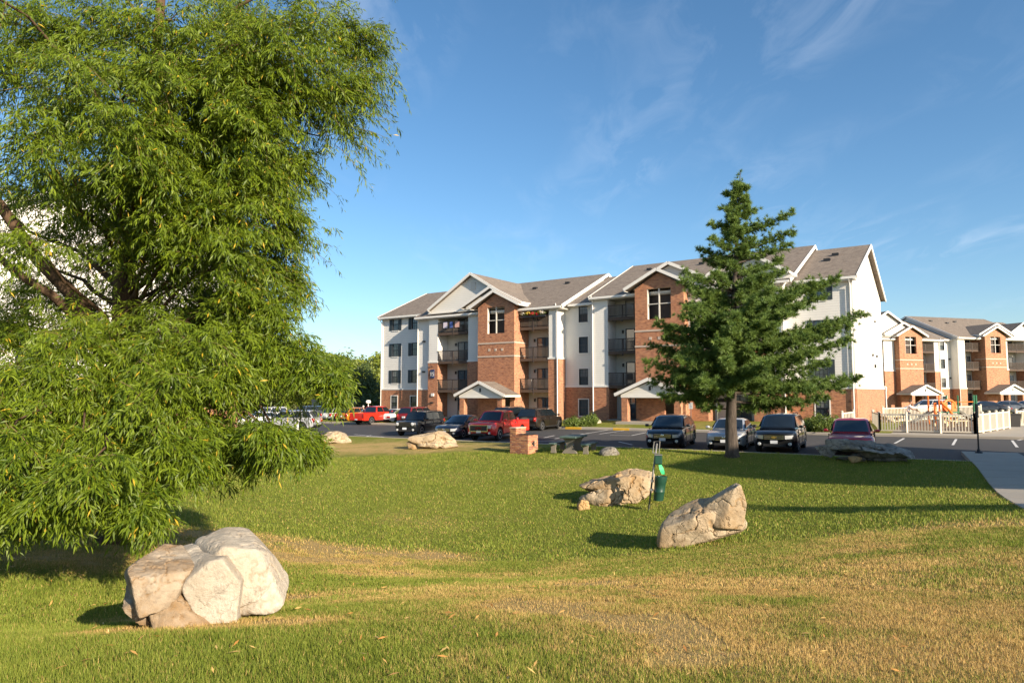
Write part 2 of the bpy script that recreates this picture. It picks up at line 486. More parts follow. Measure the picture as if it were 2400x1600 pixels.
def mk_leaf(name, c0, c1, cy=None, trans=0.35, rough=0.5):
    t = NT(name); t.p(Roughness=rough, Specular_IOR_Level=0.35)
    k = t.attr('tint'); c = t.mix(t.rng(k, 0, .93), c0, c1)
    if cy: c = t.mix(t.rng(k, .955, .965), c, cy)
    t.base(c)
    tr = t.new('BsdfTranslucent'); t.l.new(t.mix(0.5, c, (c1[0]*1.5, c1[1]*1.3, c1[2])), tr.inputs[0])
    mx = t.new('MixShader'); mx.inputs[0].default_value = trans
    t.l.new(t.b.outputs[0], mx.inputs[1]); t.l.new(tr.outputs[0], mx.inputs[2]); t.l.new(mx.outputs[0], t.out.inputs[0])
    return t.m
M['willow'] = mk_leaf('willow_leaf', (0.036, 0.075, 0.004), (0.185, 0.245, 0.012), (0.50, 0.34, 0.03), 0.28)
M['needle'] = mk_leaf('pine_needle', (0.040, 0.095, 0.025), (0.205, 0.290, 0.060), None, 0.25, 0.55)
M['leaf_far'] = mk_leaf('tree_leaf', (0.090, 0.130, 0.016), (0.240, 0.275, 0.036), None, 0.3)
M['leaf_dark'] = mk_leaf('dark_tree_leaf', (0.045, 0.075, 0.020), (0.10, 0.135, 0.040), None, 0.25)
M['leaf_shrub'] = mk_leaf('shrub_leaf', (0.060, 0.105, 0.016), (0.16, 0.21, 0.040), None, 0.3)
def mk_bark(name, c0, c1, sc=7.0):
    t = NT(name); t.p(Roughness=0.95, Specular_IOR_Level=0.1)
    mp = t.new('Mapping'); t.l.new(t.coord(), mp.inputs[0]); mp.inputs['Scale'].default_value = (1, 1, .28)
    f = t.noise(sc, 6, .7, mp.outputs[0]); t.base(t.mix(t.rng(f, .3, .7), c0, c1)); t.bump(f, .9, .04)
    return t.m
M['bark'] = mk_bark('willow_bark', (0.045, 0.028, 0.017), (0.15, 0.095, 0.060))
M['bark_pine'] = mk_bark('pine_bark', (0.040, 0.032, 0.027), (0.115, 0.092, 0.075), 9)
M['twig'] = simple('twig_bark', (0.17, 0.125, 0.045), 0.8, var=0.2)
def mk_rock(name, c0, c1, c2, crack=1.0):
    t = NT(name); t.p(Roughness=0.92, Specular_IOR_Level=0.18)
    a = t.noise(1.6, 6, .62); b = t.noise(9, 6, .7); c = t.noise(4.2, 7, .75, dist=.6); e = t.noise(34, 4, .7)
    k = t.mix(t.rng(a, .36, .66), c0, c1)
    rd = t.attr('rust')
    k = t.mix(t.math('MULTIPLY', rd, t.rng(b, .25, .6, .55, 1.0), clamp=True), k, c2)
    k = t.mix(t.rng(c, .57, .68, 0, .75 * crack), k, tuple(q * .38 for q in c2))
    k = t.mix(t.rng(e, .3, .6, .35, 0), k, tuple(q * .5 for q in c0))
    k = t.mix(t.rng(t.noise(2.3, 8, .8), .56, .66, 0, .55), k, tuple(q * .42 for q in c0))
    vo = t.new('TexVoronoi', feature='DISTANCE_TO_EDGE'); vo.inputs['Scale'].default_value = 1.7
    wv = t.new('VectorMath', operation='ADD'); t.l.new(t.coord(), wv.inputs[0])
    nv = t.new('TexNoise'); nv.inputs['Scale'].default_value = 3.0; nv.inputs['Detail'].default_value = 5; t.l.new(t.coord(), nv.inputs['Vector'])
    sv_ = t.new('VectorMath', operation='SCALE'); t.l.new(nv.outputs['Color'], sv_.inputs[0]); sv_.inputs['Scale'].default_value = .55
    t.l.new(sv_.outputs[0], wv.inputs[1]); t.l.new(wv.outputs[0], vo.inputs['Vector'])
    ck = t.math('MULTIPLY', t.rng(vo.outputs['Distance'], .0, .022, 1, 0), t.rng(a, .40, .55))
    k = t.mix(t.math('MULTIPLY', ck, .42 * crack), k, tuple(q * .35 for q in c2))
    t.base(k)
    h = t.math('ADD', t.math('MULTIPLY', t.math('SUBTRACT', c, t.math('MULTIPLY', ck, .8 * crack * crack)), 1.3), t.math('ADD', b, t.math('MULTIPLY', e, .35)))
    t.bump(h, .8, .022)
    return t.m
M['rock_pale'] = mk_rock('pale_limestone', (0.38, 0.315, 0.235), (0.50, 0.445, 0.36), (0.245, 0.15, 0.070), 0.45)
M['rock_tan'] = mk_rock('tan_limestone', (0.34, 0.26, 0.17), (0.54, 0.44, 0.31), (0.30, 0.17, 0.06), 1.2)
M['rock_grey'] = mk_rock('grey_limestone', (0.15, 0.135, 0.115), (0.38, 0.35, 0.30), (0.16, 0.12, 0.08), 1.4)
M['rock_gold'] = mk_rock('gold_rock', (0.40, 0.24, 0.10), (0.55, 0.38, 0.19), (0.20, 0.11, 0.05), 1.2)

# ================================================================== SETTING
# dryness of the grass (a property of the turf itself)
_blobs = []
for px, py, rx, ry, a in [(800,1302,1.6,.85,1.0),(860,1306,1.2,.6,1.0),(930,1300,1.3,.7,1.0),(720,1310,1.0,.6,1.0),(1010,1298,.8,.5,.8),(650,1275,1.3,1.0,1.0),(700,1300,.9,.6,1.0),(330,1270,2.0,.9,.95),(180,1310,1.3,.7,.8),(560,1260,1.4,.8,.9),
                          (430,1466,.8,.22,1.0),(560,1461,.8,.22,1.0),(330,1455,.6,.25,.8),(690,1400,.7,.35,.9),(880,1050,6.0,2.0,.9),(750,1045,6.0,2.5,.8),(1040,1055,3.5,1.0,.7),
                          (1300,1370,2.4,1.0,.82),(1700,1400,2.6,1.4,.84),(2100,1420,2.0,1.5,.84),(2300,1320,2.0,1.5,.82),(1550,1520,1.6,.8,.62),(2000,1540,1.5,.8,.62),(2300,1520,1.2,.8,.6),
                          (1100,1350,2.0,.8,.80),(1050,1395,1.4,.6,.6),(1450,1430,1.6,.8,.6),(1950,1300,2.6,1.4,.68),(2200,1240,2.6,1.2,.58),(1500,1310,2.0,1.0,.5),(1300,1560,.9,.4,.35),(900,1345,1.2,.5,.65),
                          (1600,1180,1.5,1.0,.25),(1250,1110,3,1.6,.18),(1000,1220,3,1.5,.15),(2330,1160,1.0,1.0,.4)]:
    p = on_lawn(px, py); _blobs.append((p[0], p[1], rx, ry, a))
def dryness(x, y):
    x = np.asarray(x, float); y = np.asarray(y, float)
    P = np.stack([x, y, np.zeros_like(x)], 1)
    n = fbm(P * 0.9, 4, 3); n2 = fbm(P * 3.1, 3, 9)
    keep = np.ones_like(x)
    for bx, by, rx, ry, a in _blobs:
        q = ((x - bx) / rx) ** 2 + ((y - by) / ry) ** 2
        keep *= 1 - a * np.exp(-q * 0.8)
    d = 1 - keep
    return np.clip(d * (1.0 + 0.65 * n) + 0.16 * n + 0.50 * n2 * (0.22 + d) - 0.02, 0, 1)

def axis(parts):
    out = []
    for a, b, s in parts: out += list(np.arange(a, b, s))
    return np.array(out + [parts[-1][1]])
sk = axis([(-160, -40, 8), (-40, -6, .8), (-6, 62, .3), (62, 90, 2), (90, 170, 10)])
dk = axis([(0, 8, .25), (8, 36, .22), (36, 60, 1.5), (60, 120, 10)])
GS, GD = np.meshgrid(sk, dk, indexing='ij')
gx = KA[0] + KD[0] * GS - KN[0] * GD; gy = KA[1] + KD[1] * GS - KN[1] * GD
gzv = ground_z(gx, gy)
def grid_faces(a, b):
    i = np.arange(a * b).reshape(a, b)
    return np.stack([i[:-1, :-1].ravel(), i[:-1, 1:].ravel(), i[1:, 1:].ravel(), i[1:, :-1].ravel()], 1)
me = fast_mesh('lawn', np.stack([gx.ravel(), gy.ravel(), gzv.ravel()], 1), grid_faces(*GS.shape), {'dry': dryness(gx.ravel(), gy.ravel())})
tag(link('lawn', me, M['lawn'], smooth=4), 'sunlit lawn dipping into a shallow basin, half green half dry', 'lawn', kind='structure')

# outer ground to the horizon, on the lot side of the kerb
ss = axis([(-3000, -200, 400), (-200, 200, 20), (200, 3000, 400)]); dd = axis([(-.1, 200, 10), (200, 3000, 350)])
S2, D2 = np.meshgrid(ss, dd, indexing='ij')
hx = KA[0] + KD[0] * S2 + KN[0] * D2; hy = KA[1] + KD[1] * S2 + KN[1] * D2
hz = lot_z(hx, hy) - 0.10 - np.clip((D2 - 150) / 400, 0, 1) * 1.5
me = fast_mesh('ground', np.stack([hx.ravel(), hy.ravel(), hz.ravel()], 1), grid_faces(*S2.shape))
tag(link('ground', me, M['yard'], smooth=4), 'open grass ground beyond the parking lot', 'ground', kind='structure')

# local frame of the main building (x along the facade, y into the block)
MB_ORG = np.array([-14.8785, 78.3165])
def loc2w(x, y): return MB_ORG + U * x + W * y
LEN = 48.97
def patch(name, mat, fx, x0, x1, y0, y1, nx, ny, label, cat):
    X, Y = np.meshgrid(np.linspace(x0, x1, nx), np.linspace(y0, y1, ny), indexing='ij')
    wx = MB_ORG[0] + U[0] * X + W[0] * Y; wy = MB_ORG[1] + U[1] * X + W[1] * Y
    wz = fx(X, Y, wx, wy)
    me = fast_mesh(name, np.stack([wx.ravel(), wy.ravel(), wz.ravel()], 1), grid_faces(nx, ny))
    return tag(link(name, me, mat, smooth=4), label, cat, kind='structure')
# asphalt sheet: between the two kerbs and round the left end of the building
S3, D3 = np.meshgrid(axis([(-150, 120, 9)]), np.linspace(0.0, 17.0, 5), indexing='ij')
ax = KA[0] + KD[0] * S3 + KN[0] * D3; ay = KA[1] + KD[1] * S3 + KN[1] * D3
me = fast_mesh('parking_lot', np.stack([ax.ravel(), ay.ravel(), lot_z(ax, ay).ravel()], 1), grid_faces(*S3.shape))
tag(link('parking_lot', me, M['asphalt'], smooth=4), 'dark asphalt parking lot in front of the apartments', 'parking lot', kind='structure')
patch('parking_lot', M['asphalt'], lambda X, Y, x, y: lot_z(x, y) + .004, -75, -4, -9.5, 30, 12, 8, 'dark asphalt round the left end of the building', 'parking lot')
patch('parking_lot', M['asphalt'], lambda X, Y, x, y: lot_z(x, y) + .004, 61.5, 140, -9.5, 60, 12, 10, 'dark asphalt in front of the far apartment building', 'parking lot')

def yard_z(X, Y, x, y):
    b = np.clip((Y + 8.6) / 7.2, 0, 1); b = b * b * (3 - 2 * b)
    g = 0.22 + 0.5 * np.clip((X - 18) / 30, 0, 1)
    return (lot_z(x, y) + .145) * (1 - b) + g * b
patch('yard', M['yard'], yard_z, -4, 52, -8.55, 3, 90, 16, 'narrow grass yard along the foot of the brick building', 'yard')
patch('plaza', M['concrete'], lambda X, Y, x, y: lot_z(x, y) + .15, 46.5, 61.5, -8.55, 12, 12, 10, 'pale concrete pad round the white playground fence', 'pavement')
patch('sidewalk', M['concrete'], lambda X, Y, x, y: lot_z(x, y) + .155, -4, 52, -8.5, -7.0, 60, 2, 'pale walk running along the far kerb', 'sidewalk')

def kerb_run(name, pts, w, h, label, mat=None):
    mb = MB(); pts = [np.array(p, float) for p in pts]
    n = len(pts); rows = []
    for i, p in enumerate(pts):
        d = pts[min(i+1, n-1)][:2] - pts[max(i-1, 0)][:2]; d /= np.linalg.norm(d); s = np.array([-d[1], d[0]])
        b = 0.03
        prof = [(-w/2, -.12), (-w/2, h-b), (-w/2+b, h), (w/2-b, h), (w/2, h-b), (w/2, -.12)]
        rows.append([(p[0]+s[0]*a, p[1]+s[1]*a, p[2]+q) for a, q in prof])
    vs = [v for r in rows for v in r]; fs = []
    for i in range(n-1):
        for k in range(5): a = i*6+k; fs.append((a, a+1, a+7, a+6))
    fs += [tuple(range(5, -1, -1)), tuple((n-1)*6+k for k in range(6))]
    mb.add(vs, fs)
    return tag(mb.build(name, mat or M['kerb'], fixn=True), label, 'kerb', kind='structure')
kp = [KA + KD * s for s in np.arange(-70, 39.8, 2.5)] + [KA + KD*39.3]
kerb_run('kerb', [(p[0], p[1], float(lot_z(*p))) for p in kp], .16, .15, 'pale concrete kerb between lawn and parking lot')
fk = [loc2w(x, -8.62) for x in np.arange(-4, 61.6, 2.6)]
kerb_run('kerb', [(p[0], p[1], float(lot_z(*p))) for p in fk], .16, .165, 'far concrete kerb in front of the brick building')
ck = [loc2w(61.5, y) for y in np.arange(-8.5, 12.1, 2.5)]
kerb_run('kerb', [(p[0], p[1], float(lot_z(*p))) for p in ck], .16, .165, 'kerb at the right end of the playground pad')
for a, b, lb in ((1326, 1364, 'yellow painted kerb stretch beside the dark brown SUV'), (1438, 1476, 'yellow painted kerb stretch left of the black crossover')):
    q = []
    for px in (a, b):
        d = ray(px, 1004)[:2]; A = np.array([[U[0], -d[0]], [U[1], -d[1]]]); s = np.linalg.solve(A, -(MB_ORG + W * -8.62))[0]; q.append(s)
    pp = [loc2w(x, -8.62) for x in np.linspace(q[0], q[1], 3)]
    kerb_run('painted_kerb', [(p[0], p[1], float(lot_z(*p))) for p in pp], .176, .172, lb, M['paint_yellow'])

# sidewalk on the right, with its slab joints
lft = [on_lot(2258, 1061, .15), on_lawn(2284, 1089), on_lawn(2324, 1122), on_lawn(2370, 1163), on_lawn(2400, 1194)]
d0 = (lft[4][:2] - lft[1][:2]); d0 /= np.linalg.norm(d0)
side = np.array([-d0[1], d0[0]])
if side[0] < 0: side = -side
start = np.array(lft[1][:2]) - d0 * 6.0
root = empty('sidewalk', (0, 0, 0)); tag(root, 'grey concrete sidewalk crossing the lawn on the right', 'sidewalk', kind='structure')
nsl = 26
for i in range(nsl):
    mb = MB(); q = []
    for k in (0, 1):
        p = start + d0 * (i * 1.55 + (0.02 if k == 0 else 1.53))
        for w_ in (0, 1.95):
            v = p + side * w_
            z = float(lot_z(*v)) + .15 if kerb_dist(*v) > -.2 else gz(*v) + .035
            q.append((v[0], v[1], z))
    mb.slab([q[0], q[1], q[3], q[2]], .35)
    mb.build('slab', M['concrete'], root, fixn=True)

# painted bay lines
def mark(p0, p1, w, label, mat='paint_white'):
    p0 = np.array(p0, float); p1 = np.array(p1, float); d = p1[:2] - p0[:2]; d /= np.linalg.norm(d); s = np.array([-d[1], d[0]]) * w / 2
    n = max(2, int(np.linalg.norm(p1[:2]-p0[:2]) / 1.0) + 1)
    vs, fs = [], []
    for i in range(n):
        p = p0[:2] + (p1[:2] - p0[:2]) * i / (n-1)
        for q in (p - s, p + s): vs.append((q[0], q[1], float(lot_z(*q)) + .010))
    for i in range(n-1): fs.append((2*i, 2*i+1, 2*i+3, 2*i+2))
    o = MB().add(vs, fs).build('parking_line', M[mat], fixn=True)
    return tag(o, label, 'road marking', 'painted parking lines', 'structure')
def markpx(a, b, w, label): return mark(on_lot(*a), on_lot(*b), w, label)
for i, (a, b) in enumerate([((2097,1039),(2119,1027)), ((2233,1043),(2241,1029)), ((2372,1032),(2384,1048)), ((1300,1028),(1440,1005)),
             ((1405,1017),(1500,1003)), ((1430,1019.5),(1480,1020.5)), ((1480,1020.5),(1530,1010)), ((1440,1014.5),(1520,1013)), ((1455,1011),(1530,1009.5)), ((1340,1016),(1380,1016.5)), ((1260,1033),(1300,1034.5)),
             ((1450,1035),(1482,1042)), ((830,1018),(900,1024)), ((845,1026),(870,1020)), ((1560,1016),(1590,1009)), ((2385,1032),(2400,1029)),
             ((2380,1072),(2400,1076)), ((2390,1080),(2400,1083)),((1275,1025.5),(1300,1020.5))]):
    markpx(a, b, .12, 'white painted parking line on the asphalt')

# ================================================================== APARTMENT BUILDINGS
def window(root, xc, zc, w, h, y, shut=True, pane='pane', grid=True):
    f = MB()
    fw = .06
    f.box(xc-w/2, xc-w/2+fw, y-.02, y+.12, zc-h/2, zc+h/2).box(xc+w/2-fw, xc+w/2, y-.02, y+.12, zc-h/2, zc+h/2)
    f.box(xc-w/2+fw, xc+w/2-fw, y-.02, y+.12, zc+h/2-fw, zc+h/2).box(xc-w/2+fw, xc+w/2-fw, y-.02, y+.12, zc-h/2, zc-h/2+fw)
    f.box(xc-w/2+fw, xc+w/2-fw, y+.02, y+.11, zc-.035, zc+.035)
    o = f.build('window', M['dark_frame'], root)
    x0, x1 = xc-w/2+fw, xc+w/2-fw
    MB().box(x0, x1, y+.08, y+.095, zc+.03, zc+h/2-fw).build('pane', M[pane], o)
    MB().box(x0, x1, y+.085, y+.10, zc-h/2+fw, zc-.03).build('pane', M['pane'], o)
    if grid:
        m = MB()
        for k in (1, 2): m.box(x0+(x1-x0)*k/3-.012, x0+(x1-x0)*k/3+.012, y+.066, y+.079, zc-h/2+fw, zc+h/2-fw)
        for zz_ in (zc+h/4, zc-h/4): m.box(x0, x1, y+.062, y+.0655, zz_-.012, zz_+.012)
        m.build('muntins', M['dark_frame'], o)
    MB().box(xc-w/2-.06, xc+w/2+.06, y-.06, y-.025, zc-h/2-.09, zc-h/2-.005).build('sill', M['trim'], o)
    if shut:
        for s in (-1, 1):
            m = MB(); c = xc + s*(w/2+.25)
            m.box(c-.21, c+.21, y-.035, y-.003, zc-h/2, zc+h/2)
            for k in range(12): m.box(c-.16, c+.16, y-.05, y-.036, zc-h/2+.08+k*(h-.16)/12, zc-h/2+.08+k*(h-.16)/12+.07)
            m.build('shutter', M['shutter'], o)
    else:
        m = MB()
        m.box(xc-w/2-.09, xc-w/2-.005, y-.03, y-.004, zc-h/2, zc+h/2+.09).box(xc+w/2+.005, xc+w/2+.09, y-.03, y-.004, zc-h/2, zc+h/2+.09).box(xc-w/2-.005, xc+w/2+.005, y-.03, y-.004, zc+h/2+.005, zc+h/2+.09)
        m.build('window_trim', M['trim'], o)
def gable_roof(root, name, xc, half, zap, zeave, y0, y1, over=.0, thick=.16, mat='roof', rake=True, fascia=True):
    m = MB()
    for s in (-1, 1):
        m.slab([(xc, y0, zap), (xc+s*half, y0, zeave), (xc+s*half, y1, zeave), (xc, y1, zap)], thick)
    o = m.build(name, M[mat], root, fixn=True)
    if rake:
        t = MB()
        for s in (-1, 1):
            t.beam((xc+s*.02, y0-.03, zap-.10), (xc+s*half, y0-.03, zeave-.10), .055, .26)
        if fascia:
            for s in (-1, 1): t.beam((xc+s*(half+.03), y0, zeave-.13), (xc+s*(half+.03), min(y1, y0+2.5), zeave-.13), .05, .17)
        t.build('rake_trim', M['trim'], o, fixn=True)
    return o
def apartment(name, label, loc, rz, detail=True, number=True, group=None):
    root = empty(name, loc, rz); tag(root, label, 'building', group)
    rnd = random.Random(5)
    panes = ['pane', 'pane', 'pane_blind', 'pane_curtain']
    TOP = 11.45; BR = 3.12; SL = (15.2 - 11.45) / 8.35
    def both(x0, x1, y0, y1, zb, z1, z0=-.5, holes=(), wall=False, nm=('siding_wall', 'brick_wall'), proud=.05):
        hb = [h for h in holes if h[2] < zb]; hs = [h for h in holes if h[3] > zb]
        if wall:
            MB().wall(x0, x1, zb, z1, y0, y1, hs).build(nm[0], M['siding'], root)
            MB().wall(x0, x1, z0, zb, y0-proud, y1, hb).build(nm[1], M['brick'], root)
        else:
            MB().box(x0, x1, y0, y1, zb, z1).build(nm[0], M['siding'], root)
            MB().box(x0-proud, x1+proud, y0-proud, y1+proud, z0, zb).build(nm[1], M['brick'], root)
        MB().box(x0-proud-.03, x1+proud+.03, y0-proud-.045, y0-proud+.12 if wall else y1+proud+.045, zb+.002, zb+.16).build('trim_board', M['trim'], root)
    # wings with their windows
    ww, wh = .95, 1.45
    for x0, x1, cols in ((0.0, 6.4, (2.03, 5.0)), (LEN-4.66, LEN, (LEN-2.27,))):
        holes = [(c-ww/2, c+ww/2, z-wh/2, z+wh/2) for c in cols for z in (1.7, 4.6, 7.6, 10.55)]
        both(x0, x1, 0, .25, BR, TOP, holes=holes, wall=True)
        xa, xb = (x0+.001, x1-.3) if x0 == 0 else (x0+.3, x1-.001)
        for nm, m_, za, zb, e in (('siding_wall', 'siding', BR, TOP+.15, 0), ('brick_wall', 'brick', -.5, BR, .05)):
            MB().box(xa if x0 == 0 else xb-.25, xa+.25 if x0 == 0 else xb, .26, 15.8, za, zb).build(nm, M[m_], root) if e == 0 else \
            MB().box((xa if x0 == 0 else xb-.25)-(e if x0 == 0 else 0), (xa+.25 if x0 == 0 else xb)+(e if x0 else 0), .26, 15.8, za, zb).build(nm, M[m_], root)
        xe = x0 if x0 == 0 else x1
        MB().box(xe-.07, xe+.09, .2, 15.9, BR+.003, BR+.16).build('trim_board', M['trim'], root)
        # dark core so the windows look into a room
        MB().box(x0+.5, x1-.35, 1.6, 15.5, -.4, TOP-.2).build('inner_core', M['inner_wall'], root)
        for c in cols:
            for z in (1.7, 4.6, 7.6, 10.55):
                window(root, c, z, ww, wh, 0 if z > 3 else -.05, shut=z > 3, pane=rnd.choice(panes), grid=detail)
        cx = x0 if x0 == 0 else x1
        m = MB().box(cx-.05, cx+.14 if x0 == 0 else cx+.05, -.075, -.012, BR+.16, TOP) if x0 == 0 else MB().box(cx-.14, cx+.05, -.075, -.012, BR+.16, TOP)
        m.build('corner_board', M['trim'], root)
        # gable end triangle
        MB().add([(xe-.002*(1 if x0 else -1), 0.05, TOP+.1), (xe-.002*(1 if x0 else -1), 15.75, TOP+.1), (xe-.002*(1 if x0 else -1), 7.9, 15.05),
                  (xe-(.25 if x0 else -.25), 0.05, TOP+.1), (xe-(.25 if x0 else -.25), 15.75, TOP+.1), (xe-(.25 if x0 else -.25), 7.9, 15.05)],
                 [(0,1,2),(5,4,3),(0,3,4,1),(1,4,5,2),(2,5,3,0)]).build('gable_wall', M['siding'], root, fixn=True)
    # end wall bits on the right: vents and lamps
    for yy, zz_, r_ in ((9.2, 6.0, .10), (11.6, 6.0, .10), (10.4, 5.1, .15), (11.2, 9.0, .08)):
        MB().box(LEN-.01, LEN+.12, yy-r_, yy+r_, zz_-r_, zz_+r_).build('wall_vent', M['metal_dark'], root)
    # middle body
    MB().box(6.42, LEN-4.68, .30, 15.5, -.4, 11.3).build('inner_wall', M['inner_wall'], root)
    def unit(X, mir, dz, floors):
        s = -1 if mir else 1
        def sp(a, b): return (min(X(a), X(b)), max(X(a), X(b)))
        return sp
    for mir in (False, True):
        if not mir:
            X = lambda t: t
            T = dict(box=(6.4, 8.25), p1=(8.25, 9.5), bl=(9.5, 13.6), p2=(13.6, 15.6), bay=(15.6, 20.0), br=(20.0, 23.3), p3=(23.3, 24.3), big=14.2, mid=16.9)
            dz = 0.0
        else:
            X = lambda t: LEN - t
            T = dict(box=(4.66, 5.9), p1=(5.9, 6.9), bl=(6.9, 10.6), p2=(10.6, 12.1), bay=(12.1, 16.43), br=(16.43, 19.5), p3=(19.5, 21.0), big=10.6, mid=13.5)
            dz = 0.38
        sp = lambda k: (min(X(T[k][0]), X(T[k][1])), max(X(T[k][0]), X(T[k][1])))
        E = 11.05 + dz
        a, b = sp('box'); both(a, b, -.92, .29, BR, E)
        for k in ('p1', 'p3'):
            a, b = sp(k); both(a, b, -1.25, .28, (5.95 if not (mir and k == 'p3') else BR) + (dz if not (mir and k == 'p3') else .2), E)
        a, b = sp('p2'); both(a, b, -1.25, .28, 5.95+dz, E+.2)
        # brick bay with its open landing and the entry passage
        a, b = sp('bay'); c = (a+b)/2; F = 2.2
        op = (c-1.05, c+1.05, 8.58+dz, 11.15+dz)
        ent = (c+.35, c+1.7, .1, 2.45)
        MB().wall(a, b, -.5, 11.22+dz, -F, -F+.3, [op, ent]).build('brick_wall', M['brick'], root)
        MB().prism([(a+.005, 11.221+dz), (b-.005, 11.221+dz), (c, 12.52+dz)], -F, -F+.3).build('brick_gable', M['brick'], root, fixn=True)
        for xx in (a, b-.25): MB().box(xx, xx+.25, -F+.301, .29, -.5, 11.22+dz).build('brick_wall', M['brick'], root)
        MB().box(a+.25, b-.25, -F+.3, .27, 8.3+dz, 8.55+dz).build('landing_floor', M['concrete'], root)
        m = MB()
        m.box(c-.05, c+.05, -F+.06, -F+.16, op[2]+.004, op[3]-.004).box(op[0]+.004, c-.052, -F+.08, -F+.15, 9.83+dz, 9.90+dz).box(c+.052, op[1]-.004, -F+.08, -F+.15, 9.83+dz, 9.90+dz)
        m.box(op[0]+.002, op[0]+.05, -F+.02, -F+.29, op[2]+.003, op[3]-.003)
        m.build('landing_frame', M['soffit'], root)
        MB().box(a+.26, b-.26, -F+.9, -F+.95, 8.56+dz, 11.2+dz).build('landing_shade_sheet', M['rail_dark'], root)  # added dark sheet stands in for the shade inside the open landing
        for zb in (6.34, 7.63):
            MB().box(a-.04, b+.04, -F-.045, -F+1.9, zb+dz-.07, zb+dz+.07).build('stone_band', M['stone_band'], root)
        for k in (-1, 0, 1):
            MB().box(c+k*.78-.12, c+k*.78+.12, -F-.03, -F+.05, 6.86+dz, 7.10+dz).build('stone_block', M['stone_band'], root)
        # entry porch
        pz = 2.62 + dz*.3; pc = c + (-.1 if not mir else .1)
        gable_roof(root, 'porch_roof', pc, 3.0, pz+1.28, pz+.02, -4.75, -F-.01)
        MB().prism([(pc-2.55, pz-.06), (pc+2.55, pz-.06), (pc, pz+1.0)], -4.5, -4.4).build('porch_gable', M['siding'], root, fixn=True)
        MB().box(pc-2.55, pc+2.55, -4.52, -4.3, pz-.30, pz-.062).build('porch_beam', M['trim'], root)
        MB().box(pc-.09, pc+.09, -4.54, -4.505, pz+.28, pz+.62).build('porch_lamp', M['metal_dark'], root)
        for s_ in (-1, 1): MB().box(pc+s_*2.25-.26, pc+s_*2.25+.26, -4.49, -3.97, -.5, pz-.30).build('porch_post', M['brick'], root)
        MB().box(pc-2.7, pc+2.7, -5.2, -F-.3, -.3, .26+.25*(1 if mir else 0)).build('porch_step', M['concrete'], root)
        # balconies
        for k in ('bl', 'br'):
            a, b = sp(k)
            dxc = (a+b)/2 + (.35 if (k == 'bl') != mir else .25)
            for fl in range(4):
                zf = (.30 if fl == 0 else 3.12+2.98*(fl-1)) + dz*(.6 if fl == 0 else 1)
                dh = 2.05; dw = min(1.75, (b-a)-1.3)
                f = MB()
                for xx in (dxc-dw/2, dxc-.04, dxc+dw/2-.08): f.box(xx, xx+.08, .21, .30, zf+.02, zf+dh)
                f.box(dxc-dw/2, dxc+dw/2, .205, .30, zf+dh-.08, zf+dh).box(dxc-dw/2, dxc+dw/2, .205, .30, zf, zf+.07)
                o = f.build('sliding_door', M['dark_frame'], root)
                for q in (0, 1):
                    MB().box(dxc-dw/2+.08 if q == 0 else dxc+.04, dxc-.04 if q == 0 else dxc+dw/2-.08, .255, .275, zf+.07, zf+dh-.08).build('pane', M[rnd.choice(['pane', 'pane', 'pane_blind', 'pane_curtain'])], o)
                m = MB().box(dxc-dw/2-.32, dxc-dw/2-.22, .12, .298, zf+1.65, zf+1.9).box(dxc-dw/2-.34, dxc-dw/2-.20, .10, .296, zf+1.9, zf+1.94)
                m.build('wall_lamp', M['metal_dark'], root)
                if fl == 0:
                    MB().box(a+.06, b-.06, -1.6, .29, -.4, zf-.02).build('patio_slab', M['concrete'], root); continue
                d = MB(); nb = 11
                for q in range(nb):
                    y0 = -1.28 + q*(1.56/nb); d.box(a+.055, b-.055, y0, y0+1.56/nb-.012, zf-.05, zf)
                d.box(a+.056, b-.056, -1.30, -1.245, zf-.28, zf-.052).box(a+.056, b-.056, -.6, -.54, zf-.24, zf-.051)
                dk_ = d.build('balcony_deck', M['deck_wood'], root)
                r_ = MB()
                r_.box(a+.055, b-.055, -1.33, -1.19, zf+1.02, zf+1.075).box(a+.056, b-.056, -1.285, -1.235, zf+.08, zf+.15)
                mx = (a+b)/2 + (.05 if k == 'bl' else -.1)
                r_.box(mx-.05, mx+.05, -1.315, -1.232, zf-.42, zf+1.018)
                r_.build('railing', M['rail_dark'], dk_)
                p_ = MB(); nn = int((b-a)/.125)
                for q in range(1, nn):
                    xx = a+.055+(b-a-.11)*q/nn
                    p_.box(xx-.021, xx+.021, -1.296, -1.262, zf+.152, zf+1.018)
                tag(p_.build('balusters', M['picket'], dk_), kind='stuff')
            MB().box(a+.02, b-.02, -1.2, .29, E-.06, E+.02).build('balcony_soffit', M['soffit'], root)
        # downspouts
        for k, e_ in (('box', 0), ('p3', 1)):
            a, b = sp(k); yy = -1.02 if k == 'box' else -1.36
            xx = (a+.03 if (k == 'box') != mir else b-.03)
            m = MB().tube([(xx, yy-.28, E+.05), (xx, yy-.22, E-.18), (xx, yy-.03, E-.42), (xx, yy, E-.6), (xx, yy, .3), (xx, yy-.15, .15)], .052, 6)
            m.build('downspout', M['trim'], root, smooth=1.2)
        # roof planes
        RZ = 15.2 + (.48 if mir else 0)
        if not mir: xs0, xs1, wx = -.38, 24.9, 6.45
        else: xs0, xs1, wx = 27.75, 45.0, 44.25
        def rz_(y): return RZ - SL*(7.9-y)
        m = MB()
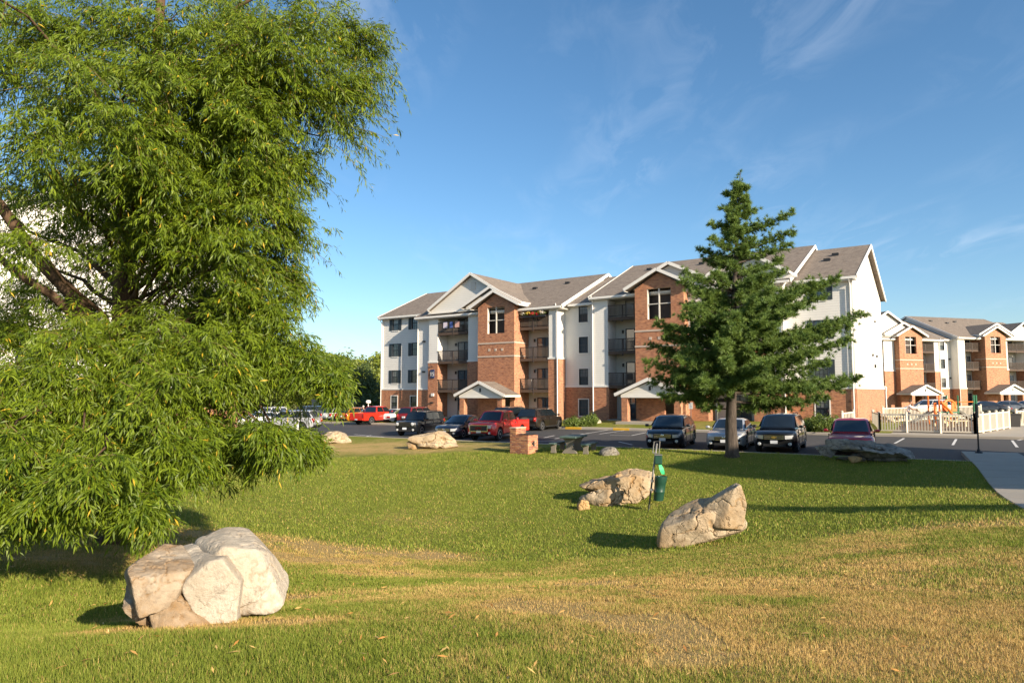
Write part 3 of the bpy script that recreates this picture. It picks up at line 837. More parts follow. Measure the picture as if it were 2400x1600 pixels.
        if not mir:
            m.slab([(xs0, -.45, rz_(-.45)), (wx, -.45, rz_(-.45)), (wx, 7.9, RZ), (xs0, 7.9, RZ)], .18)
            m.slab([(wx, -1.62, rz_(-1.62)), (xs1, -1.62, rz_(-1.62)), (xs1, 7.9, RZ), (wx, 7.9, RZ)], .18)
        else:
            m.slab([(xs0, -1.62, rz_(-1.62)), (xs1, -1.62, rz_(-1.62)), (xs1, 7.9, RZ), (xs0, 7.9, RZ)], .18)
        m.slab([(xs0, 16.25, RZ-SL*8.35), (xs1, 16.25, RZ-SL*8.35), (xs1, 7.9, RZ), (xs0, 7.9, RZ)], .18)
        ro = m.build('roof', M['roof'], root, fixn=True)
        for q in range(3):
            xx = xs0+(xs1-xs0)*(.58+.14*q if not mir else .16+.15*q); yy = 5.6 - .8*(q % 2)
            MB().box(xx-.22, xx+.22, yy-.2, yy+.2, rz_(yy)-.1, rz_(yy)+.17).build('roof_vent', M['metal_dark'], ro)
        t = MB()
        xr = xs1 if not mir else xs0
        for xr_, out in ((xs1, 1), (xs0, -1)):
            ye = -1.62 if not (xr_ == -.38) else -.45
            t.beam((xr_+out*.03, ye, rz_(ye)-.12), (xr_+out*.03, 7.9, RZ-.12), .06, .30)
            t.beam((xr_+out*.03, 16.25, rz_(-.45)-.12), (xr_+out*.03, 7.9, RZ-.12), .06, .30)
        for (xa, xb, ye) in (((xs0, wx, -.45), (wx, xs1, -1.62)) if not mir else ((xs0, xs1, -1.62),)):
            t.box(xa+.05, xb-.05, ye-.09, ye-.005, rz_(ye)-.24, rz_(ye)-.05)
        t.build('rake_trim', M['trim'], ro, fixn=True)
        MB().box(min(wx, xs1)+.02 if not mir else xs0+.05, xs1-.05 if not mir else wx-.02, -1.58, .29, rz_(-1.62)-.33, rz_(-1.62)-.245).build('eave_soffit', M['soffit'], ro)
        if not mir:
            MB().box(-.33, 6.43, -.44, -.002, rz_(-.45)-.33, rz_(-.45)-.245).build('eave_soffit', M['soffit'], ro)
        # inner gable closing wall under the rake at the recess
        xg = 24.28 if not mir else LEN-20.98
        MB().add([(xg, -1.2, E), (xg, 15, E), (xg, 7.9, RZ-.28), (xg+(-.2 if not mir else .2), -1.2, E), (xg+(-.2 if not mir else .2), 15, E), (xg+(-.2 if not mir else .2), 7.9, RZ-.28)],
                 [(0,1,2),(5,4,3),(0,3,4,1),(1,4,5,2),(2,5,3,0)]).build('gable_wall', M['siding'], root, fixn=True)
        # front gables
        bg = X(T['big']); hb = 5.75
        if mir: bg += 3.2; hb = 3.4
        zap = 14.98 - (.9 if mir else 0); zev = 11.62 + (.45 if mir else 0)
        g = gable_roof(root, 'gable_roof', bg, hb, zap, zev, -1.72, 7.4)
        sl_ = (zap-zev)/hb; zb_ = E+.12; hw = (zap-.2-zb_)/sl_
        MB().prism([(bg-hw, zb_), (bg+hw, zb_), (bg, zap-.2)], -1.30, -1.18).build('gable_wall', M['siding'], root, fixn=True)
        vx = bg+.1
        MB().box(vx-.32, vx+.32, -1.36, -1.305, 13.3-(.3 if mir else 0), 14.1-(.3 if mir else 0)).build('gable_vent', M['soffit'], root)
        MB().box(bg-hw+.5, bg+hw-.5, -1.66, -1.305, E+.02, E+.10).build('gable_soffit', M['soffit'], root)
        mg = X(T['mid'])
        gable_roof(root, 'gable_roof', mg, 3.75, 13.35+dz, 11.55+dz, -1.98, 3.2)
        MB().prism([(mg-3.3, 11.25+dz), (mg+3.3, 11.25+dz), (mg+3.3, 11.5+dz), (mg, 13.1+dz), (mg-3.3, 11.5+dz)], -1.62, -1.50).build('gable_wall', M['siding'], root, fixn=True)
        a, b = sp('bay'); c = (a+b)/2
        gable_roof(root, 'bay_roof', c, 3.0, 12.80+dz, 11.30+dz, -2.62, 1.5)
    # recess between the two halves
    cols = (26.3,)
    holes = [(26.3-.48, 26.3+.48, z-.75, z+.75) for z in (1.45, 4.28, 7.24, 10.1)]
    both(24.3, 27.95, 0.0, .25, BR+.2, 11.0, holes=holes, wall=True)
    for z in (1.45, 4.28, 7.24, 10.1): window(root, 26.3, z, .96, 1.5, 0 if z > 3 else -.05, shut=False, pane=rnd.choice(panes), grid=detail)
    m = MB().slab([(24.9, -.45, 11.1), (27.75, -.45, 11.1), (27.75, 7.9, 14.8), (24.9, 7.9, 14.8)], .16)
    m.build('roof', M['roof'], root, fixn=True)
    MB().box(24.92, 27.73, -.53, -.455, 10.86, 11.07).build('fascia', M['trim'], root)
    # right wing roof
    m = MB().slab([(44.95, -.45, 11.45), (LEN+.38, -.45, 11.45), (LEN+.38, 7.9, 15.2), (44.95, 7.9, 15.2)], .18)
    m.slab([(44.95, 16.25, 11.45), (LEN+.38, 16.25, 11.45), (LEN+.38, 7.9, 15.2), (44.95, 7.9, 15.2)], .18)
    ro = m.build('roof', M['roof'], root, fixn=True)
    t = MB().beam((LEN+.41, -.45, 11.33), (LEN+.41, 7.9, 15.08), .06, .30).beam((LEN+.41, 16.25, 11.33), (LEN+.41, 7.9, 15.08), .06, .30)
    t.box(45.0, LEN+.36, -.54, -.455, 11.21, 11.40)
    t.build('rake_trim', M['trim'], ro, fixn=True)
    MB().box(45.0, LEN+.34, -.44, -.002, 11.10, 11.195).build('eave_soffit', M['soffit'], ro)
    for q, (xx, yy) in enumerate(((47.0, 5.6), (46.6, 4.2))):
        zr = 15.2 - SL*(7.9-yy); MB().box(xx-.25, xx+.25, yy-.2, yy+.2, zr-.1, zr+.17).build('roof_vent', M['metal_dark'], ro)
    m = MB().tube([(LEN-.12, -.5, 11.2), (LEN-.12, -.3, 10.95), (LEN-.12, -.15, 10.7), (LEN-.12, -.15, .5)], .052, 6); m.build('downspout', M['trim'], root, smooth=1.2)
    m = MB().tube([(-.02, -.5, 11.2), (-.02, -.3, 10.95), (-.02, -.16, 10.7), (-.02, -.16, .3)], .052, 6); m.build('downspout', M['trim'], root, smooth=1.2)
    m = MB().tube([(LEN+.05, 15.75, 3.4), (LEN+.2, 15.85, 3.3), (LEN+.14, 15.9, 2.9), (LEN+.14, 15.9, .5)], .06, 6); m.build('downspout', M['trim'], root, smooth=1.2)
    # gas meters and little wall boxes
    for xx, zz_ in ((7.3, 5.05), (7.3, 8.3)): MB().box(xx-.16, xx+.16, -1.1, -.925, zz_-.09, zz_+.09).build('flood_lamp', M['metal_dark'], root)
    MB().box(8.75, 9.1, -1.42, -1.305, 2.45, 2.75).build('wall_box', M['trim'], root)
    MB().box(8.6, 8.95, -1.42, -1.305, 1.7, 1.85).build('flood_lamp', M['metal_dark'], root)
    for zz_ in (5.0, 8.0): MB().box(27.55, 27.8, -.12, -.003, zz_-.12, zz_+.12).build('wall_lamp', M['metal_dark'], root)
    return root

def to_mesh(o):
    dg = bpy.context.evaluated_depsgraph_get(); me = bpy.data.meshes.new_from_object(o.evaluated_get(dg))
    n = bpy.data.objects.new(o.name, me); COL.objects.link(n); n.parent = o.parent; n.location = o.location; n.rotation_euler = o.rotation_euler
    nm = o.name; bpy.data.objects.remove(o); n.name = nm
    return n
main_b = apartment('apartment_building', 'four storey brick and white apartment building behind the parked cars', (MB_ORG[0], MB_ORG[1], 0), -TH)
# number plaque with a gooseneck lamp on the left brick pilaster
pl = MB().box(8.62, 9.12, -1.40, -1.302, 4.35, 5.25).build('number_plaque', simple('navy_paint', (0.03, 0.045, 0.11), .5, var=.1), main_b)
MB().tube([(8.85, -1.31, 5.55), (8.85, -1.7, 5.7), (8.80, -1.85, 5.6)], .03, 6).lathe([(.05, .12), (.19, .0)], (8.80, -1.86, 5.42), 'z', 10).build('plaque_lamp', M['metal_dark'], main_b)
fc = bpy.data.curves.new('number', 'FONT'); fc.body = '15'; fc.size = .62; fc.extrude = .01; fc.align_x = 'CENTER'
fo = bpy.data.objects.new('number', fc); COL.objects.link(fo); fo.parent = pl; fo.location = (8.87, -1.415, 4.55); fo.rotation_euler = (math.pi/2, 0, 0)
fc.materials.append(M['paint_white']); to_mesh(fo)
# the same type of building further back on the right
ang = math.atan2(4.8, 16.2); ux = np.array([math.cos(ang), math.sin(ang)]); uy = np.array([-ux[1], ux[0]])
o_ = np.array([60.2, 102.8]) - ux * 17.8 + uy * 2.2
apartment('apartment_building', 'far brick and cream apartment building behind the playground', (o_[0], o_[1], .05), ang, detail=False)
# white building behind the willow, and the block out of frame on the right that shades the lawn
def block(name, label, loc, rz, wd, dp, eave, ridge, wins):
    root = empty(name, loc, rz); tag(root, label, 'building')
    holes = [(x-.5, x+.5, z-.75, z+.75) for x, z in wins]
    MB().wall(0, wd, 3.1, eave, 0, .25, [h for h in holes if h[2] > 3.1]).build('siding_wall', M['siding'], root)
    MB().wall(0, wd, -.6, 3.1, -.05, .25, [h for h in holes if h[2] < 3.1]).build('brick_wall', M['brick'], root)
    MB().box(.02, wd-.02, .26, dp, -.5, eave-.03).build('inner_wall', M['siding'], root)
    MB().prism([(0, eave), (wd, eave), (wd/2, ridge-.25)], 0, .25).build('gable_wall', M['siding'], root, fixn=True)
    gable_roof(root, 'roof', wd/2, wd/2+.45, ridge, eave+.02, -.45, dp+.4)
    MB().box(-.02, wd+.02, -.095, -.051, 3.1, 3.27).build('trim_board', M['trim'], root)
    for x, z in wins: window(root, x, z, 1.0, 1.5, 0 if z > 3.1 else -.05, shut=False)
    return root
# its gable wall faces right (+U); the wall runs from the near end to the far end along W
pe = np.array([-18.4, 46.0]) - W * 15.6
block('apartment_building', 'white sided apartment building glimpsed through the willow', (pe[0], pe[1], 0), math.atan2(W[1], W[0]), 15.6, 30, 11.6, 15.6, [(3.2, 4.6), (12.6, 4.6), (12.6, 1.7)])
sn = np.array([-SUN_H.y, SUN_H.x]); sd = np.array([-SUN_H.x, -SUN_H.y])       # across and along the shadows
pf = sn * 22.9 + sd * (-3.5)
b_ = np.arctan2(sn[1], sn[0])
rb = empty('apartment_building', (pf[0], pf[1], 0), b_); tag(rb, 'brick apartment block standing out of view to the right', 'building')
MB().box(0, 13, -14, 0, -.5, 8.2).build('brick_wall', M['brick'], rb)
m = MB().slab([(-.4, .5, 8.0), (13.4, .5, 8.0), (13.4, -7, 11.4), (-.4, -7, 11.4)], .2).slab([(-.4, -14.5, 8.0), (13.4, -14.5, 8.0), (13.4, -7, 11.4), (-.4, -7, 11.4)], .2)
m.build('roof', M['roof'], rb, fixn=True)
MB().add([(0,0,8.2),(0,-14,8.2),(0,-7,11.2),(.2,0,8.2),(.2,-14,8.2),(.2,-7,11.2)], [(0,1,2),(5,4,3),(0,3,4,1),(1,4,5,2),(2,5,3,0)]).build('gable_wall', M['siding'], rb, fixn=True)

# ================================================================== CARS
def paint(name, c, metal=0.25, rough=0.32):
    t = NT(name); t.p(Roughness=rough, Metallic=metal, Specular_IOR_Level=.5, Coat_Weight=1.0, Coat_Roughness=.05)
    f = t.noise(3.0, 4, .6); t.base(t.mix(t.rng(f, .3, .7), tuple(q*.88 for q in c), c)); return t.m
M['tyre'] = simple('tyre_rubber', (0.014, 0.014, 0.015), .85, var=.2)
M['rim'] = simple('alloy', (0.55, 0.55, 0.56), .28, metal=.85, var=.05)
M['rim_dark'] = simple('dark_alloy', (0.10, 0.10, 0.105), .35, metal=.7, var=.05)
M['chrome'] = simple('chrome', (0.70, 0.70, 0.71), .14, metal=1.0, var=0)
M['plastic'] = simple('black_plastic', (0.016, 0.016, 0.017), .6, var=.1)
M['under'] = simple('underbody', (0.008, 0.008, 0.008), .9, var=0)
M['carglass'] = mk_glass('car_glass', (0.010, 0.014, 0.017), .03)
M['lamp_clear'] = simple('headlamp', (0.62, 0.63, 0.64), .10, metal=.35, spec=.9, var=.15, ns=20)
M['lamp_red'] = simple('tail_lamp', (0.33, 0.012, 0.012), .12, spec=.8, var=.15, ns=15)
M['lamp_amber'] = simple('amber_lamp', (0.55, 0.20, 0.02), .15, var=.1)
M['plate'] = simple('plate', (0.60, 0.62, 0.66), .4, var=.08, ns=40)
M['gold'] = simple('gold_badge', (0.62, 0.42, 0.10), .3, metal=.8, var=0)
M['seat'] = simple('seat_cloth', (0.12, 0.105, 0.09), .9, var=.1)

KINDS = {  # L, W, H, ground, wheel radius, wheelbase, hood/belt profile (x/L, z), cabin: windshield base, top, roof end, rear base (x/L), belt z
 'sedan': dict(L=4.80, W=1.82, H=1.47, zb=.20, wr=.33, wb=2.78, top=[(-.5,.72),(-.485,.90),(-.45,1.00),(-.36,1.04),(-.2,.99),(.1,.955),(.22,.935),(.36,.875),(.44,.82),(.482,.745),(.5,.64)], cab=(.235,.055,-.165,-.375), belt=.965),
 'suv':   dict(L=4.76, W=1.86, H=1.70, zb=.25, wr=.365, wb=2.82, top=[(-.5,.85),(-.49,1.02),(-.46,1.08),(-.3,1.09),(0,1.06),(.2,1.04),(.3,1.01),(.41,.985),(.46,.93),(.487,.86),(.5,.74)], cab=(.265,.10,-.40,-.485), belt=1.07),
 'cuv':   dict(L=4.80, W=1.90, H=1.61, zb=.22, wr=.37, wb=2.77, top=[(-.5,.80),(-.49,.98),(-.46,1.06),(-.3,1.06),(0,1.01),(.2,.985),(.3,.95),(.41,.92),(.46,.855),(.487,.78),(.5,.67)], cab=(.262,.075,-.33,-.475), belt=1.03),
 'jeep':  dict(L=4.42, W=1.78, H=1.66, zb=.27, wr=.35, wb=2.63, top=[(-.5,.98),(-.495,1.06),(-.4,1.08),(0,1.05),(.2,1.05),(.3,1.045),(.42,1.03),(.465,1.015),(.488,.98),(.497,.92),(.5,.82)], cab=(.215,.115,-.455,-.495), belt=1.05),
 'hatch': dict(L=4.05, W=1.70, H=1.52, zb=.20, wr=.31, wb=2.50, top=[(-.5,.78),(-.49,.92),(-.46,.98),(-.3,1.0),(0,.96),(.2,.94),(.3,.91),(.41,.86),(.46,.80),(.487,.74),(.5,.64)], cab=(.29,.09,-.34,-.47), belt=.97),
 'pickup':dict(L=5.40, W=1.89, H=1.79, zb=.32, wr=.39, wb=3.26, top=[(-.5,1.08),(-.49,1.12),(-.17,1.13),(-.1,1.14),(.1,1.13),(.22,1.13),(.3,1.12),(.42,1.11),(.47,1.08),(.492,1.02),(.5,.94)], cab=(.245,.125,-.125,-.160), belt=1.15),
}
def car(name, label, kind, color, pos, heading, cat='car', rim='rim', plate=True, grille='bars', group='cars parked in the lot', hs=1.0, front_detail=None, amber=False):
    K = KINDS[kind]; L, Wd, H, zb, wr, wb = (K[k] for k in ('L', 'W', 'H', 'zb', 'wr', 'wb')); H *= hs
    root = empty(name, (pos[0], pos[1], pos[2]), heading); tag(root, label, cat, group)
    # tilt with the lot
    hv = np.array([math.cos(heading), math.sin(heading)]); lv = np.array([-hv[1], hv[0]])
    pitch = -math.atan(.011*hv[0] - .004*hv[1]); roll = math.atan(.011*lv[0] - .004*lv[1])
    root.rotation_euler = (roll, pitch, heading)
    tx = np.array([p[0]*L for p in K['top']]); tz = np.array([p[1] for p in K['top']])
    axF, axR = wb/2 + .04, -wb/2 + .04
    pick = kind == 'pickup'
    xs = sorted(set(np.round(np.concatenate([np.linspace(-L/2, L/2, 66), tx]), 3)))
    xcut = K['cab'][3]*L if pick else -9
    rows = []; hw0 = Wd/2
    def halfw(x):
        e = max(0, (abs(x)/(L/2) - .74)/.26)
        return hw0*(1 - (.15 if x > 0 else .10)*e**2.4) * (1 - .012*math.cos(x/L*math.pi*2))
    def archz(x):
        for xa in (axF, axR):
            q = (wr+.075)**2 - (x-xa)**2
            if q > 0: return wr + math.sqrt(q)
        return 0
    xuse = [x for x in xs if x >= xcut-1e-6]
    if pick: xuse = sorted(set(xuse + [xcut]))
    for x in xuse:
        w = halfw(x); zt = float(np.interp(x, tx, tz)); az = archz(x)
        lo = zb + (.10*max(0, (x/(L/2)-.86)/.14) if x > 0 else .16*max(0, (-x/(L/2)-.86)/.14))
        zs = [lo, lo+.06, lo+(zt-lo)*.38, lo+(zt-lo)*.62, lo+(zt-lo)*.84, zt-.015]
        ws = [w*.93, w*.985, w*1.0, w*.992, w*.965, w*.90]
        zs = [max(z, min(az, zt-.14)) if i < 4 else z for i, z in enumerate(zs)]
        for i in range(1, 6): zs[i] = max(zs[i], zs[i-1]+.002)
        half = list(zip(ws, zs)) + [(w*.55, zs[5]+.028), (0, zs[5]+.04)]
        rows.append([(x, y, z) for y, z in half] + [(x, -y, z) for y, z in half[-2::-1]])
    kw_ = .14 if kind == 'jeep' else .22 if pick else .34
    def warp(v):
        x, y, z = v; q = max(0, (x/(L/2)-.66)/.34); r_ = max(0, (-x/(L/2)-.78)/.22)
        return (x - kw_*(abs(y)/hw0)**2.6*q**1.5 + (.13 if not pick else 0)*(abs(y)/hw0)**3*r_, y, z)
    n = len(rows[0]); vs = [warp(v) for r in rows for v in r]; fs = []
    for i in range(len(rows)-1):
        for k in range(n-1): a = i*n+k; fs.append((a, a+n, a+n+1, a+1))
    fs += [tuple(range(n)), tuple((len(rows)-1)*n+k for k in range(n-1, -1, -1))]
    body = MB().add(vs, fs).build('body', color, root, smooth=R(32), fixn=True)
    MB().box(-L/2+.15, L/2-.2, -hw0*.80, hw0*.80, zb+.02, .62).build('underbody', M['under'], root)
    # cabin
    xa, xb, xc, xd = (q*L for q in K['cab']); bz = K['belt']; wbt = hw0*.93; wrf = hw0*(.74 if kind not in ('jeep',) else .80)
    def sec(x, z, wl, f):                                   # half section of the cabin at height z
        return [(x, wl, z)]
    P = {}
    st = [(xa, bz-.03, wbt*.90, bz-.025), (xb, bz-.03, wbt, H-.03), ((xb+xc)/2, bz-.03, wbt*1.005, H), (xc, bz-.03, wbt*.985, H-.035), (xd, bz-.03, wbt*.93, bz-.025)]
    rws = []
    for i, (x, zl, wl, zt) in enumerate(st):
        if i in (0, 4): r_ = [(x, wl, zl), (x, wl*.98, zl+.003), (x, wl*.8, zl+.012 if i else zl+.02), (x+(.10 if i == 0 else -.05), 0, zl+.02)]
        else: r_ = [(x, wl, zl), (x, wrf, zt-.075), (x, wrf*.82, zt-.012), (x, 0, zt+.012)]
        rws.append(r_ + [(a, -b, c) for a, b, c in r_[-2::-1]])
    vs = [v for r_ in rws for v in r_]; fs = []; n = len(rws[0])
    for i in range(4):
        for k in range(n-1): a = i*n+k; fs.append((a, a+n, a+n+1, a+1))
    cabin = MB().add(vs, fs).build('cabin', color, root, smooth=R(35), fixn=True)
    def lerp(p, q, t): return tuple(p[i]+(q[i]-p[i])*t for i in range(3))
    def pane(nm, quad, off=.012, mat='carglass'):
        q = [np.array(p, float) for p in quad]; nn = np.cross(q[1]-q[0], q[3]-q[0]); nn /= np.linalg.norm(nn)
        c = sum(q)/4; ref = c - np.array([(xb+xc)/2, 0, bz])
        if np.dot(nn, ref) < 0: nn = -nn
        out = [p + nn*off for p in q]; inn = [p - nn*.004 for p in q]
        return MB().add(out+inn, [(0,1,2,3),(7,6,5,4),(0,4,5,1),(1,5,6,2),(2,6,7,3),(3,7,4,0)]).build(nm, M[mat], root, fixn=True)
    # windscreen and rear window in two curved halves joined at the middle
    for nm, i0, i1, dd_ in (('windscreen', 0, 1, 1), ('rear_window', 4, 3, -1)):
        A, B = rws[i0], rws[i1]; m = MB(); pts = []
        tb, tt = (.07, .90)
        cols = [1, 2, 3, 4, 5]
        for k in cols:
            lo = np.array(lerp(A[k], B[k], tb)); hi = np.array(lerp(A[k], B[k], tt))
            if k in (1, 5): lo[1] *= .93; hi[1] *= .90
            o_ = np.array([.014*dd_, 0, .012]); pts.append((lo+o_, hi+o_))
        vs = [p for pr in pts for p in pr]; fs = [(2*i, 2*i+2, 2*i+3, 2*i+1) for i in range(4)]
        m.add(vs, fs).build(nm, M['carglass'], root, smooth=4, fixn=True)
    nsplit = {'sedan': 2, 'hatch': 2, 'pickup': 2, 'suv': 3, 'cuv': 3, 'jeep': 3}[kind]
    for s in (1, -1):
        z0, z1 = bz+.045, H-.115
        def side(x, z):
            t = (z-(bz-.03))/((H-.075)-(bz-.03)); t = min(max(t, 0), 1); return (x, s*(wbt + (wrf-wbt)*t), z)
        f0 = xa - (xa-xb)*((z0-bz+.03)/(H-bz)) - .10; f1 = xa - (xa-xb)*((z1-bz+.03)/(H-bz)) - .07
        e0 = xd + (xc-xd)*((z0-bz+.03)/(H-bz)) + .10; e1 = xd + (xc-xd)*((z1-bz+.03)/(H-bz)) + .08
        if kind in ('sedan',): e0 += .18; e1 += .10
        cuts = [0, .5, 1] if nsplit == 2 else [0, .40, .76, 1]
        for i in range(nsplit):
            a, b = cuts[i], cuts[i+1]
            q = [side(f0+(e0-f0)*a-(.03 if a else 0), z0), side(f0+(e0-f0)*b+(.03 if b < 1 else 0), z0), side(f1+(e1-f1)*b+(.03 if b < 1 else 0), z1), side(f1+(e1-f1)*a-(.03 if a else 0), z1)]
            pane('side_window', q)
        # door seams and handles
        xm = f0+(e0-f0)*cuts[1]
        for xx in ([xm, f0+.05, e0+.12] if nsplit == 2 else [xm, f0+.05, f0+(e0-f0)*.78]):
            w = halfw(xx); MB().box(xx-.006, xx+.006, s*w*.96, s*(w*1.0+.004), zb+.14, bz-.06).build('door_seam', M['under'], root)
        for xx in (xm+.22, xm-.72):
            MB().cbox((xx, s*(halfw(xx)*.985+.012), bz-.13), (.20, .035, .03), .008).build('door_handle', M['chrome'] if kind != 'jeep' else M['plastic'], root)
        mr = MB().cbox((f0+.02, s*(hw0+.10), bz+.08), (.16, .20, .13), .04).box(f0-.02, f0+.05, s*(hw0*.9), s*(hw0+.03), bz+.03, bz+.07)
        mr.build('side_mirror', color if kind != 'jeep' else M['plastic'], root, smooth=R(40))
        MB().box(axR+wr+.1, axF-wr-.1, s*hw0*.965, s*(hw0*1.0+.006), zb+.015, zb+.10).build('sill_trim', M['plastic'], root)
    # wheels
    for xw in (axF, axR):
        for s in (1, -1):
            t_ = MB().lathe([(wr*.62, -.115), (wr*.93, -.115), (wr, -.075), (wr, .075), (wr*.93, .115), (wr*.62, .115)], (xw, s*(hw0-.125), wr), 'y', 22)
            tw = t_.build('wheel', M['tyre'], root, smooth=R(40), fixn=True)
            c = (xw, s*(hw0-.125+.085), wr); m = MB()
            m.lathe([(wr*.66, -.02), (wr*.66, .03), (wr*.60, .035), (wr*.58, 0.0)], c, 'y', 22) if s > 0 else m.lathe([(wr*.66, .02), (wr*.66, -.03), (wr*.60, -.035), (wr*.58, 0.0)], c, 'y', 22)
            for k in range(5):
                a = 2*math.pi*k/5+.3
                m.beam((c[0], c[1]+s*.018, c[2]), (c[0]+math.cos(a)*wr*.62, c[1]+s*.018, c[2]+math.sin(a)*wr*.62), .03, wr*.20, (0, 1, 0)) if False else \
                m.add([(c[0]+math.cos(a+q)*rr*wr, c[1]+s*.024, c[2]+math.sin(a+q)*rr*wr) for rr, q in ((.08, -1.2), (.63, -.17), (.63, .17), (.08, 1.2))] +
                      [(c[0]+math.cos(a+q)*rr*wr, c[1]-s*.01, c[2]+math.sin(a+q)*rr*wr) for rr, q in ((.08, -1.2), (.63, -.17), (.63, .17), (.08, 1.2))],
                      [(0,1,2,3),(7,6,5,4),(0,4,5,1),(1,5,6,2),(2,6,7,3),(3,7,4,0)])
            m.lathe([(wr*.15, s*.03), (wr*.12, s*.036)], c, 'y', 10)
            m.build('rim', M[rim], tw, smooth=R(40), fixn=True)
    # front
    hl = float(np.interp(L/2*.97, tx, tz)) - (.02 if not pick else .05)
    fx = L/2
    def frontx(y): return fx - kw_*(abs(y)/hw0)**2.6
    for s in (1, -1):
        y0, y1 = s*hw0*.50, s*hw0*.86
        zc = hl-.13 if kind != 'jeep' else hl-.14
        if kind == 'jeep':
            MB().lathe([(.115, -.03), (.115, .02), (.09, .04), (.03, .045)], (frontx(hw0*.66)+.0, s*hw0*.66, zc), 'x', 14).build('headlight', M['lamp_clear'], root, smooth=R(40), fixn=True)
        else:
            hh = .09 if not pick else .12
            vs = []; fs = []
            for i in range(5):
                y = y0+(y1-y0)*i/4; xx = frontx(y)+.012 - (.05 if i == 4 else 0); sk_ = .035*i/4
                for z in (zc-hh+sk_, zc+hh*.9): vs.append((xx, y, z))
                for z in (zc+hh*.9, zc-hh+sk_): vs.append((xx-.16, y, z))
            for i in range(4):
                for k in range(4): a = i*4+k; b = i*4+(k+1) % 4; fs.append((a, b, b+4, a+4))
            fs += [(0,1,2,3), (19,18,17,16)]
            MB().add(vs, fs).build('headlight', M['lamp_clear'], root, smooth=R(35), fixn=True)
        MB().lathe([(.075, -.06), (.075, .01), (.05, .02)], (frontx(hw0*.7)+.012, s*hw0*.70, zb+.16), 'x', 10).build('fog_lamp', M['lamp_clear'], root, fixn=True)
    gw = hw0*(.46 if not pick else .60); gh = .10 if not pick else .17; gc = hl-(.13 if not pick else .20)
    if kind != 'jeep':
        MB().box(fx-.10, fx+.008, -gw, gw, gc-gh, gc+gh*.8).build('grille', M['plastic'], root)
        m = MB()
        if pick:
            m.box(fx-.05, fx+.03, -gw-.03, gw+.03, gc+gh*.8, gc+gh*.8+.045).box(fx-.05, fx+.03, -gw-.03, gw+.03, gc-gh-.045, gc-gh)
            for s in (-1, 1): m.box(fx-.05, fx+.029, s*gw, s*(gw+.045), gc-gh, gc+gh*.8)
        else:
            for k in range(3): m.box(fx-.03, fx+.018, -gw*.98, gw*.98, gc-gh+.02+k*.07, gc-gh+.045+k*.07)
        gt = m.build('grille_bars', M['chrome'], root)
        if grille == 'bowtie':
            MB().box(fx, fx+.035, -.11, .11, gc-.022, gc+.022).box(fx, fx+.034, -.05, .05, gc-.045, gc+.045).build('emblem', M['gold'], root)
        elif grille == 'oval':
            MB().lathe([(.075, 0), (.075, .025), (.05, .03)], (fx+.015, 0, gc+.03), 'x', 12).build('emblem', M['chrome'], root)
    else:
        MB().box(fx-.10, fx+.006, -hw0*.48, hw0*.48, hl-.30, hl-.03).build('grille', color, root)
        m = MB()
        for k in range(7): y = -hw0*.40 + k*hw0*.80/6; m.box(fx-.03, fx+.011, y-.028, y+.028, hl-.27, hl-.07)
        m.build('grille_slots', M['under'], root)
    MB().box(fx-.30, fx+.010, -hw0*.50, hw0*.50, zb+.06, zb+.16).build('bumper_intake', M['plastic'], root)
    if plate: MB().box(fx+.013, fx+.028, -.155, .155, zb+.185, zb+.325).build('license_plate', M['plate'], root)
    # rear
    rx = -L/2
    if not pick:
        rz_ = float(np.interp(-L/2*.985, tx, tz))
        for s in (1, -1):
            if kind in ('suv', 'hatch', 'jeep', 'cuv'):
                MB().cbox((rx+.10, s*hw0*.80, rz_-.10), (.24, .20, .30 if kind != 'jeep' else .24), .03).build('tail_light', M['lamp_red'], root, smooth=R(40))
            else:
                MB().cbox((rx+.10, s*hw0*.70, rz_-.12), (.22, .36, .17), .03).build('tail_light', M['lamp_red'], root, smooth=R(40))
        MB().box(rx-.012, rx+.05, -.16, .16, rz_-.30, rz_-.15).build('license_plate', M['plate'], root)
        MB().box(rx-.006, rx+.12, -hw0*.78, hw0*.78, zb+.14, zb+.26).build('bumper_trim', M['plastic'], root)
        if kind in ('suv', 'jeep', 'cuv') and kind != 'cuv':
            for s in (-1, 1): MB().tube([(xb-.25, s*wrf*.86, H-.02), (xb-.35, s*wrf*.86, H+.035), (xc+.35, s*wrf*.86, H+.03), (xc+.2, s*wrf*.86, H-.03)], .018, 6).build('roof_rail', M['plastic'], root)
    else:
        # cargo bed: side walls with wheel arches, tailgate, floor
        bt = 1.13
        for s in (1, -1):
            px_ = sorted(set(np.round(np.concatenate([np.linspace(rx, xcut-.02, 30)]), 3)))
            lo = [max(zb+.10, min(archz(x), bt-.2)) for x in px_]
            ring = [(x, z) for x, z in zip(px_, lo)] + [(px_[-1], bt), (px_[0], bt)]
            MB().prism(ring, s*(hw0-.11), s*hw0*.99).build('bed_side', color, root, fixn=True)
            MB().cbox((rx+.06, s*(hw0*.92), .88), (.16, .13, .34), .02).build('tail_light', M['lamp_red'], root)
        MB().box(rx+.02, rx+.10, -hw0+.12, hw0-.12, .52, bt-.01).build('tailgate', color, root)
        MB().box(rx+.11, xcut-.02, -hw0+.12, hw0-.12, .60, .68).build('bed_floor', M['plastic'], root)
        MB().box(rx-.10, rx+.06, -hw0*.86, hw0*.86, .46, .60).build('bumper', M['chrome'] if amber else color, root)
        MB().box(rx-.115, rx-.101, -.16, .16, .48, .59).build('license_plate', M['plate'], root)
    return root

